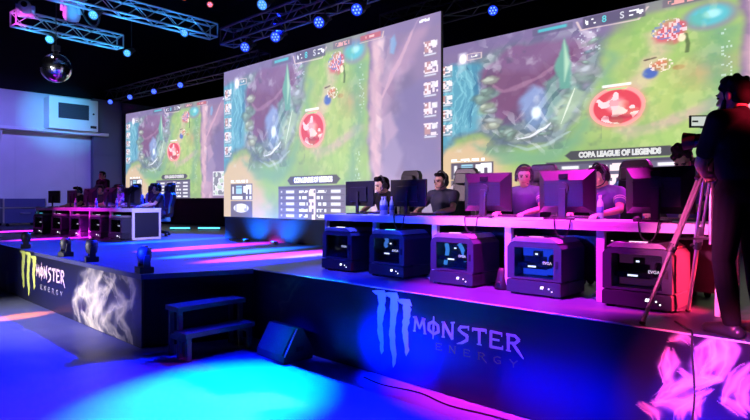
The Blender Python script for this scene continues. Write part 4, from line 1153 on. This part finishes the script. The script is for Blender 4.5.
def row(origin, ang, which):
    ca, sa = math.cos(ang), math.sin(ang)
    W = lambda x, y, z=0: (origin[0]+ca*x-sa*y, origin[1]+sa*x+ca*y, DECK+z)
    return W
near = row((-5.66, 4.95), 0.0, 'near')
fa = R(8.5)
far = row((-17.1, 4.62), fa, 'far')
PN = ['nearest the stage steps', 'second from the steps', 'in the middle of the near row', 'second from the tripod', 'beside the tripod']
PF = ['at the wall end of the far row', 'second from the wall, far row', 'in the middle of the far row', 'second from the far row end', 'at the far row open end']
dk = desk_proto(); first = True
GN, GF = 'near row', 'far row'
for (W, a, D_) in ((near, 0.0, PN), (far, fa, PF)):
    for k in range(5):
        o = dk if first else copy_tree(dk); first = False
        o.location = W(.92*k, 0); o.rotation_euler.z = a
        tag(o, 'white-edged gaming desk '+D_[k], 'desk', 'gaming desks')
        if D_ is PN and k == 4:      # the end by the tripod is an open frame
            fr_ = max((c for c in kids(o) if c.name.startswith('side_frame')), key=lambda c: c.data.vertices[0].co.x)
            for c in kids(fr_): bpy.data.objects.remove(c)
# computers
for k, (x, kd) in enumerate(((.10, 'dark'), (.96, 'cyan'), (1.888, 'tubes'), (2.83, 'blue'), (3.75, 'dim'))):
    pc(kd, near(x, -.13), 0, ('cube computer tower under the desk ', 'cube computer tower under the desk ', 'cube computer tower with glowing blue tubes, ', 'cube computer tower glowing blue inside, ', 'dark cube computer tower with red-lit flank, ')[k]+PN[k], 'cube computer towers')
for k, x in enumerate((.06, 1.05, 1.98, 2.92, 3.80)):
    pc(('cyan', 'dark', 'blue', 'dark', 'cyan')[k], far(x, -.10), fa, 'small distant computer tower under the desk '+PF[k], 'cube computer towers')
# monitors, keyboards, mice
for k, (x, kd, y) in enumerate(((.39, 'flat', .27), (1.25, 'flat', .25), (2.345, 'big', .28), (3.24, 'big', .28), (4.075, 'big', .30))):
    monitor(kd, near(x, y, .71), R((-2, 3, 2, 0, -2)[k]), 'back of a '+('slim flat' if kd == 'flat' else 'bulky gaming')+' monitor on the desk '+PN[k], 'monitors')
    inst(KB, keyboard_proto, near(x, .60, .71), 0, 'black keyboard on the desk '+PN[k], 'keyboard', 'keyboards')
    inst(MS, mouse_proto, near(x-.29, .60, .71), 0, 'black mouse on the desk '+PN[k], 'mouse', 'mice')
for k, x in enumerate((.42, 1.38, 2.30, 3.22, 4.14)):
    monitor('flat' if k < 2 else 'big', far(x, .27, .71), fa+R((4, -3, 2, -2, 3)[k]), 'distant monitor on the desk '+PF[k], 'monitors')
    inst(KB, keyboard_proto, far(x, .60, .71), fa, 'black keyboard on the desk '+PF[k], 'keyboard', 'keyboards')
    inst(MS, mouse_proto, far(x-.29, .60, .71), fa, 'black mouse on the desk '+PF[k], 'mouse', 'mice')
# bottles
for x, y, w_ in ((.865, .20, 'nearest the first player'), (.94, .17, 'at the front of the cluster'), (1.0, .23, 'beside the second monitor')):
    inst(BT, bottle_proto, near(x, y, .71), 0, 'clear water bottle with a blue band, '+w_, 'bottle', 'bottles by the first player')
inst(BT, bottle_proto, near(3.44, .60, .71), 0, 'lone clear water bottle in front of the leaning player', 'bottle')
for x, y, w_ in ((1.80, .15, 'by the third monitor of the far row'), (2.78, .15, 'by the fourth monitor of the far row'), (3.6, .2, 'near the open end of the far row')):
    inst(BT, bottle_proto, far(x, y, .71), 0, 'small water bottle '+w_, 'bottle', 'bottles on the far row')

# seated players -- near row
PX = [(.20, 1.03), (1.18, 1.04), (2.39, 1.04), (3.31, 1.04), (4.07, 1.06)]
specs = [
 ('profile', dict(yaw=-28, pitch=14, lean=.05), TEE, HAIR, 'quiff', None, False, 'person in a dark top sitting in profile by the water bottles'),
 ('p2', dict(yaw=-14, pitch=6), NAVY, HAIR, 'short', None, True, 'person with headset and orange ribbon sitting between the second and third monitors'),
 ('p3', dict(yaw=22, pitch=4), JERSEY, BROWN, 'short', WHITE, True, 'brown-haired person in a purple jersey sitting between the third and fourth monitors'),
 ('p4', dict(yaw=-24, pitch=20, lean=.04), JERSEY, HAIR, 'short', WHITE, True, 'person in a purple jersey leaning towards the screen, face half hidden by the fourth monitor'),
 ('p5', dict(yaw=0, pitch=50, hz=.06), JERSEY, HAIR, 'wavy', None, False, 'person with only the dark hair showing over the fifth monitor'),
]
bodies = []
for k, (nm, kw, sh, hr, sty, stp, rib, lab) in enumerate(specs):
    J = seated(**kw)
    o = figure('person', J, lab, sh, DENIM, hr, sty, stripe=stp, ribbon=rib)
    sc = (.97, .98, 1.0, 1.0, 1.06)[k]
    place(o, near(PX[k][0], PX[k][1]), R((0, 4, 6, -6, 0)[k]), sc); bodies.append((o, J))
    if k in (0, 1, 2, 3):
        headset(V3(J['head']), J['turn'], near(PX[k][0], PX[k][1]), o.rotation_euler.z, 'dark headset worn by the '+('profile player by the bottles', 'player in the navy top', 'brown-haired player', 'leaning player')[k], 'headsets', sc)
    chair('white' if k != 3 else 'cyan', near(PX[k][0]+(.03, .06, .01, .09, .05)[k], PX[k][1]+.15), R((0, 4, 6, -10, 0)[k]), 'dark chair behind the '+('player in profile', 'player in the navy top', 'brown-haired player', 'leaning player, with cyan sides', 'hidden player behind the fifth monitor')[k], 'gaming chairs')
# far row players share the near bodies
for (src, x, rz, lab, kd) in ((0, .35, 0, 'distant person at the wall end of the far row', 'white'), (1, 1.45, 5, 'distant person second from the wall in the far row', 'cyan'), (2, 2.35, -8, 'distant person in purple in the middle of the far row', 'white'), (3, 3.10, 0, 'distant person leaning over the far row desk near its end', 'cyan'), (1, 3.98, -20, 'distant person with ribbon at the far row open end', 'cyan')):
    o = copy_tree(bodies[src][0]); place(o, far(x, 1.07), fa+R(rz), 1.0); tag(o, lab, 'person', 'players of the far row')
    J = bodies[src][1]
    headset(V3(J['head']), J['turn'], far(x, 1.07), fa+R(rz), 'dark headset on '+lab, 'headsets', 1.0)
    chair(kd, far(x-.02-abs(rz)*.012, 1.20), fa+R(rz*.5), 'dark chair of '+lab, 'gaming chairs')

def standing(**k):
    J = dict(pelvis=(0, 0, .95), belly=(0, 0, 1.12), chest=(0, .0, 1.30), neck=(0, .005, 1.485), head=(0, -.03, 1.605), turn=head_rot(0, 0),
      shL=(.19, .0, 1.42), shR=(-.19, .0, 1.42), elL=(.25, -.03, 1.13), elR=(-.25, -.03, 1.13), wrL=(.22, -.20, .98), wrR=(-.22, -.20, .98), hdL=(-.2, -1, -.6), hdR=(.2, -1, -.6),
      hpL=(.09, .0, .92), hpR=(-.09, .0, .92), knL=(.10, -.02, .50), knR=(-.10, -.02, .50), anL=(.11, .02, .09), anR=(-.11, .02, .09), toL=(.13, -.12, .042), toR=(-.13, -.12, .042))
    J.update(k); return J
o = figure('person', standing(), 'person in black standing behind the far row by the wall', TEE, DENIM, HAIR, 'short', voxel=.0095)
place(o, (-18.7, 6.95, DECK), R(20), 1.05)
# cameraman, facing along the row (-X)
J = standing(shL=(.21, .0, 1.42), shR=(-.21, .0, 1.42), turn=head_rot(8, 8, 0), head=(-.02, -.075, 1.60), neck=(-.005, -.02, 1.485), chest=(0, -.01, 1.29),
   elL=(.205, -.13, 1.145), wrL=(.055, -.235, 1.08), hdL=(-.75, -.35, -.05), upL=(0, -.5, .9), elR=(-.30, -.10, 1.18), wrR=(-.275, -.24, 1.33), hdR=(.25, -.9, .3), upR=(-1, 0, .3),
   knL=(.11, -.04, .50), knR=(-.10, .02, .50), anR=(-.12, .06, .09), toR=(-.14, -.08, .042))
cm = figure('person', J, 'cameraman in a black T-shirt seen from behind at the stage edge', TEE, mat('black_jeans', (.008, .008, .013), .9, spec=.15), HAIR, 'wavy', beard=True, voxel=.0068, sleeve=.72, curls=(1.1, .9), girth=1.14)
place(cm, (-.81, 4.36, DECK), R(-118), 1.0)

# video camera on its tripod
tp = empty('tripod', (-1.04, 4.61, DECK)); tag(tp, 'metal tripod with spread legs carrying the video camera', 'tripod')
TM = mat('tripod_metal', (.62, .58, .60), .32, .9)
apex = V3((0, 0, 1.14))
for (fx, fy) in ((-.36, -.35), (-.25, .38), (.46, .02)):
    foot = V3((fx, fy, .012)); top = apex+V3((fx, fy, 0)).normalized()*.05; mid = top.lerp(foot, .52)
    b = MB(); n = V3((-fy, fx, 0)).normalized()*.020
    b.tube(top+n, mid+n, .013, n=10); b.tube(top-n, mid-n, .013, n=10); lg = b.build('leg', TM, tp)
    b = MB(); b.tube(top.lerp(foot, .40), foot, .016, .014, n=10); b.build('lower_leg', TM, lg)
    b = MB(); b.tube(mid-(foot-top).normalized()*.03, mid+(foot-top).normalized()*.03, .030, n=12); b.bone(mid, mid+n*2.2, .012); b.build('leg_clamp', PLAST, lg)
    b = MB(); b.ell(foot, (.022, .022, .014)); b.build('rubber_foot', RUBBER, lg, smooth=True)
    b = MB(); b.tube((0, 0, .62), top.lerp(foot, .46), .007, n=8); b.build('brace', TM, lg)
b = MB(); b.tube((0, 0, .58), (0, 0, 1.16), .018); b.build('centre_column', TM, tp)
b = MB(); b.tube((0, 0, 1.10), (0, 0, 1.17), .07, .055, 18); b.box(-.05, .05, -.04, .04, 1.17, 1.26, .012); b.tube((0, -.06, 1.215), (0, .06, 1.215), .03); b.box(-.075, .075, -.035, .035, 1.255, 1.275); b.build('fluid_head', PLAST, tp)
b = MB(); b.tube((.03, -.05, 1.215), (-.04, -.20, 1.06), .010); b.tube((.0, -.115, 1.15), (-.045, -.21, 1.05), .016); b.build('pan_handle', PLAST, tp)
vc = empty('video_camera', (-.95, 4.61, DECK+1.275)); tag(vc, 'black shoulder video camera with fold-out screen on the tripod', 'camera')
b = MB(); b.box(-.10, .22, -.055, .055, .0, .13, .012); b.build('body', PLAST, vc)
b = MB(); b.lathe([(.045, 0), (.05, .02), (.05, .10), (.042, .11)], 20, Matrix.Translation((-.10, 0, .062)) @ Matrix.Rotation(R(-90), 4, 'Y')); L = b.build('lens', GLOSSB, vc, angle=40)
b = MB(); b.lathe([(.052, .09), (.066, .17), (.063, .17), (.048, .10)], 20, Matrix.Translation((-.10, 0, .062)) @ Matrix.Rotation(R(-90), 4, 'Y')); b.build('lens_hood', BLACK, L, angle=40)
b = MB(); b.box(-.06, .18, -.014, .014, .185, .21, .006); b.box(-.06, -.03, -.012, .012, .13, .19); b.box(.15, .18, -.012, .012, .13, .19); b.build('top_handle', PLAST, vc)
b = MB(); b.tube((.20, 0, .145), (.29, 0, .165), .026, .032); b.build('viewfinder', PLAST, vc)
b = MB(); b.tube((-.17, .04, .17), (.02, .04, .17), .016); b.build('microphone', RUBBER, vc)
Ml = Matrix.Translation((-.075, -.095, .165)) @ Matrix.Rotation(R(-38), 4, 'Z') @ Matrix.Rotation(R(-6), 4, 'X')
b = MB(); b.tube((-.06, -.04, .155), (-.075, -.075, .16), .009); b.box(-.062, .062, -.008, .008, -.042, .042, .004, Ml)
b.build('screen_arm', PLAST, vc)
# the fold-out screen faces back towards the cameraman (+x) and the audience
for c in kids(vc):
    if c.name.startswith('screen_arm'): bpy.data.objects.remove(c)
Ml = Matrix.Translation((-.14, -.125, .185)) @ Matrix.Rotation(R(40), 4, 'Z')
b = MB(); b.tube((-.08, -.04, .14), (-.12, -.10, .165), .010); b.box(-.066, .066, -.006, .010, -.044, .044, .004, Ml); fs = b.build('folding_screen', PLAST, vc)
b = MB(); b.box(-.054, .054, -.0085, -.0055, -.032, .034, 0, Ml); b.build('display', mat('viewer_glow', (.1, .1, .1), .3, emit=(.62, .68, .62), strength=1.0), fs)
b = MB(); b.box(-.050, -.01, -.0100, -.0085, -.006, .006, 0, Ml); b.build('picture_detail', GREYP, fs)

# odds and ends on the deck by the computers
bg = empty('speaker', (-2.98, 4.98, DECK)); tag(bg, 'small black desktop speaker on the deck between two computers', 'speaker')
b = MB(); b.lathe([(.075, 0), (.08, .02), (.06, .10), (.045, .19), (.03, .21)], 18); b.build('body', BLACK, bg, smooth=True)
b = MB(); b.tube((0, -.055, .06), (0, -.078, .055), .025); b.build('driver', PLAST, bg)
for (pts, lab) in (
  ([(-2.95, 5.3, .91), (-2.93, 5.12, .91), (-2.86, 5.08, .915), (-2.80, 5.14, .91), (-2.86, 5.2, .912), (-2.9, 5.05, .91), (-2.83, 5.02, .91)], 'tangle of cable on the deck between the third and fourth computers'),
  ([(-3.98, 5.35, .91), (-3.93, 5.15, .91), (-3.99, 5.06, .91), (-3.90, 5.04, .912), (-3.86, 5.12, .91)], 'loop of cable on the deck between the second and third computers'),
  ([(-2.20, 5.4, .91), (-2.12, 5.12, .91), (-2.05, 5.05, .912), (-2.0, 5.12, .91), (-2.06, 5.2, .91)], 'loop of cable on the deck between the fourth and fifth computers')):
    b = MB(); b.curve(pts, .009); tag(b.build('cable', mat('grey_cable', (.3, .3, .32), .5)), lab, 'cable')
for x, lab in ((2.25, 'below the third monitor'), (3.25, 'below the fourth monitor'), (1.25, 'below the second monitor'), (4.0, 'below the fifth monitor')):
    p = V3(near(x, -.022, .0))
    b = MB(); b.curve([p+V3((0, .05, .722)), p+V3((.01, -.002, .715)), p+V3((.03, -.004, .60)), p+V3((.10, -.006, .555)), p+V3((.15, -.004, .62)), p+V3((.17, -.002, .715)), p+V3((.18, .05, .722))], .006)
    tag(b.build('cable', RUBBER), 'black cable drooping over the desk edge '+lab, 'cable', 'drooping cables')
# ------------------------------------------------------------------ the light
def spot(loc, aim, col, power, size, blend=.5, rad=.06):
    l = bpy.data.lights.new('spot', 'SPOT'); l.color = col; l.energy = power; l.spot_size = R(size); l.spot_blend = blend; l.shadow_soft_size = rad
    o = bpy.data.objects.new('spot_light', l); COL.objects.link(o); o.location = loc
    o.rotation_euler = (V3(aim)-V3(loc)).to_track_quat('-Z', 'Y').to_euler(); return o
BLUE = (.002, .010, 1.0); CYAN = (0.0, .75, 1.0); MAG = (1.0, .02, .75); PURP = (.30, .18, 1.0); REDC = (1.0, .02, .06)
# floor in front
spot((-5.8, 6.4, 5.6), (-4.6, 2.72, 0), CYAN, 26000, 20, 1.0)
spot((-7.7, 6.3, 5.6), (-7.2, 1.2, 0), BLUE, 9000, 50, .7)
spot((-5.0, 6.3, 5.6), (-3.8, 1.6, 0), BLUE, 8000, 50, .8)
spot((-10.0, 6.3, 5.6), (-10.0, .5, 0), BLUE, 8000, 46, .8)
spot((-9.3, -3.5, 3.6), (-9.95, 2.45, 0), (1.0, .22, .015), 40000, 4.2, .5)
spot((-6.6, -.5, 2.4), (-5.3, 3.85, .2), BLUE, 5000, 9, .8)
# beams from the front truss, raking the deck into long stripes
for (x, y, c, p, sz) in ((-11.8, 5.8, (.01, .14, 1), 600, 5.4), (-9.75, 5.6, MAG, 800, 5.0), (-8.35, 5.2, (.01, .26, 1), 700, 5.0), (-7.4, 5.4, (1, .06, .85), 800, 5.0), (-7.05, 6.0, (.75, .6, 1), 420, 2.6), (-6.75, 4.6, BLUE, 500, 4.6), (-14.4, 4.3, MAG, 420, 5), (-18.6, 4.4, MAG, 800, 6)):
    spot((x*.97, -4.0, 3.2), (x, y, .9), c, p*1000, sz, 1.0)
spot((-9.0, 6.6, 5.6), (-8.6, 5.4, .9), BLUE, 9000, 56, .8)
spot((-14.0, 8.0, 5.6), (-12.5, 5.4, .9), (.004, .05, 1), 14000, 60, .8)
spot((-10.45, 6.78, .97), (-10.45, 7.10, 1.25), (.0, .16, 1), 1000, 120, .9)
spot((-9.43, 6.78, .97), (-9.43, 7.10, 1.25), (.0, .16, 1), 1000, 120, .9)
# near row
spot((-3.0, 4.0, 7.0), (-2.75, 4.9, 1.4), MAG, 15000, 26, .8)
spot((-5.6, 4.1, 7.0), (-5.2, 4.9, 1.3), (.04, .05, 1), 9000, 18, .8)
spot((-3.8, -1.5, 2.6), (-3.3, 4.8, 1.25), (.02, .05, 1), 5200, 24, .8)  # added blue front fill on the computers, no fixture
spot((-3.6, -2.0, 4.6), (-3.2, 6.0, 2.05), (1.0, .30, .66), 3000, 17, .7)  # added pink front fill on the players' faces, no fixture
spot((-7.0, -1.0, 4.6), (-5.0, 6.0, 2.05), (.95, .62, .85), 3000, 14, .7)  # added paler front fill for the players nearest the steps
spot((-1.0, 8.5, 4.8), (-3.2, 4.6, .9), MAG, 2200, 32, .8)
spot((.3, 5.35, 1.95), (-1.36, 5.05, 1.15), REDC, 5600, 22, .7)
spot((1.2, 4.1, 3.2), (-.80, 4.36, 2.38), REDC, 1500, 9, .8)
spot((-2.6, 2.2, 2.4), (-1.25, 4.4, 1.55), (1, .10, .45), 1500, 24, .8)
# banners
spot((-4.2, .6, 3.0), (-3.72, 4.2, .34), (.0, .008, 1), 15000, 15, 1.0)
spot((-2.2, 1.2, 3.0), (-2.0, 4.2, .36), (.0, .02, 1), 3600, 19, 1.0)
spot((-.4, 1.6, 2.4), (-.85, 4.2, .5), (0, .03, 1), 2600, 18, 1.0)
spot((-.6, 1.0, 2.2), (-.85, 4.2, .4), (1.0, .07, .22), 2600, 24, .7)
spot((-10.9, -2.6, 1.5), (-9.7, 2.9, .34), (1.0, .92, .80), 3300, 52, .9)
spot((-9.4, -4.0, 4.5), (-8.9, 1.9, 0), (.05, .03, 1), 4200, 34, 1.0)  # added blue fill for the floor before the left banner
# left wall and far row
spot((-17.0, 4.0, 6.4), (-23.8, 5.6, 2.6), (.20, .18, 1.0), 2100, 62, .8)
spot((-17.0, 5.0, 6.2), (-23.8, 7.2, 5.0), (.08, .6, 1.0), 1900, 26, 1.0)
spot((-16.0, 2.0, 5.8), (-14.6, 5.2, 1.2), MAG, 1500, 34, .8)
spot((-9.0, 3.4, 3.4), (-12.5, 5.6, 1.3), (.45, .35, 1.0), 1500, 22, .8)
# trusses
for y in (4.3, 5.4, 6.3): spot((-16.5, y, 5.7), (-16.75, y+.3, 6.5), (.04, .45, 1), 100, 110, .9)
for y in (4.4, 5.6, 6.9): spot((-13.5, y, 5.7), (-13.8, y+.3, 6.5), (.04, .40, 1), 100, 110, .9)
spot((-15.3, 3.6, 5.6), (-14.2, 4.5, 6.6), (1, .05, .75), 500, 34, .8)
spot((-15.8, 3.4, 5.6), (-16.6, 4.2, 6.6), (1, .05, .75), 500, 24, .8)
spot((-15.3, 3.6, 8.0), (-15.44, 4.61, 5.1), (1, 1, 1), 500, 12, .5)
spot((-13.9, 3.4, 4.6), (-15.44, 4.61, 5.1), (1, 1, 1), 500, 20, .5)
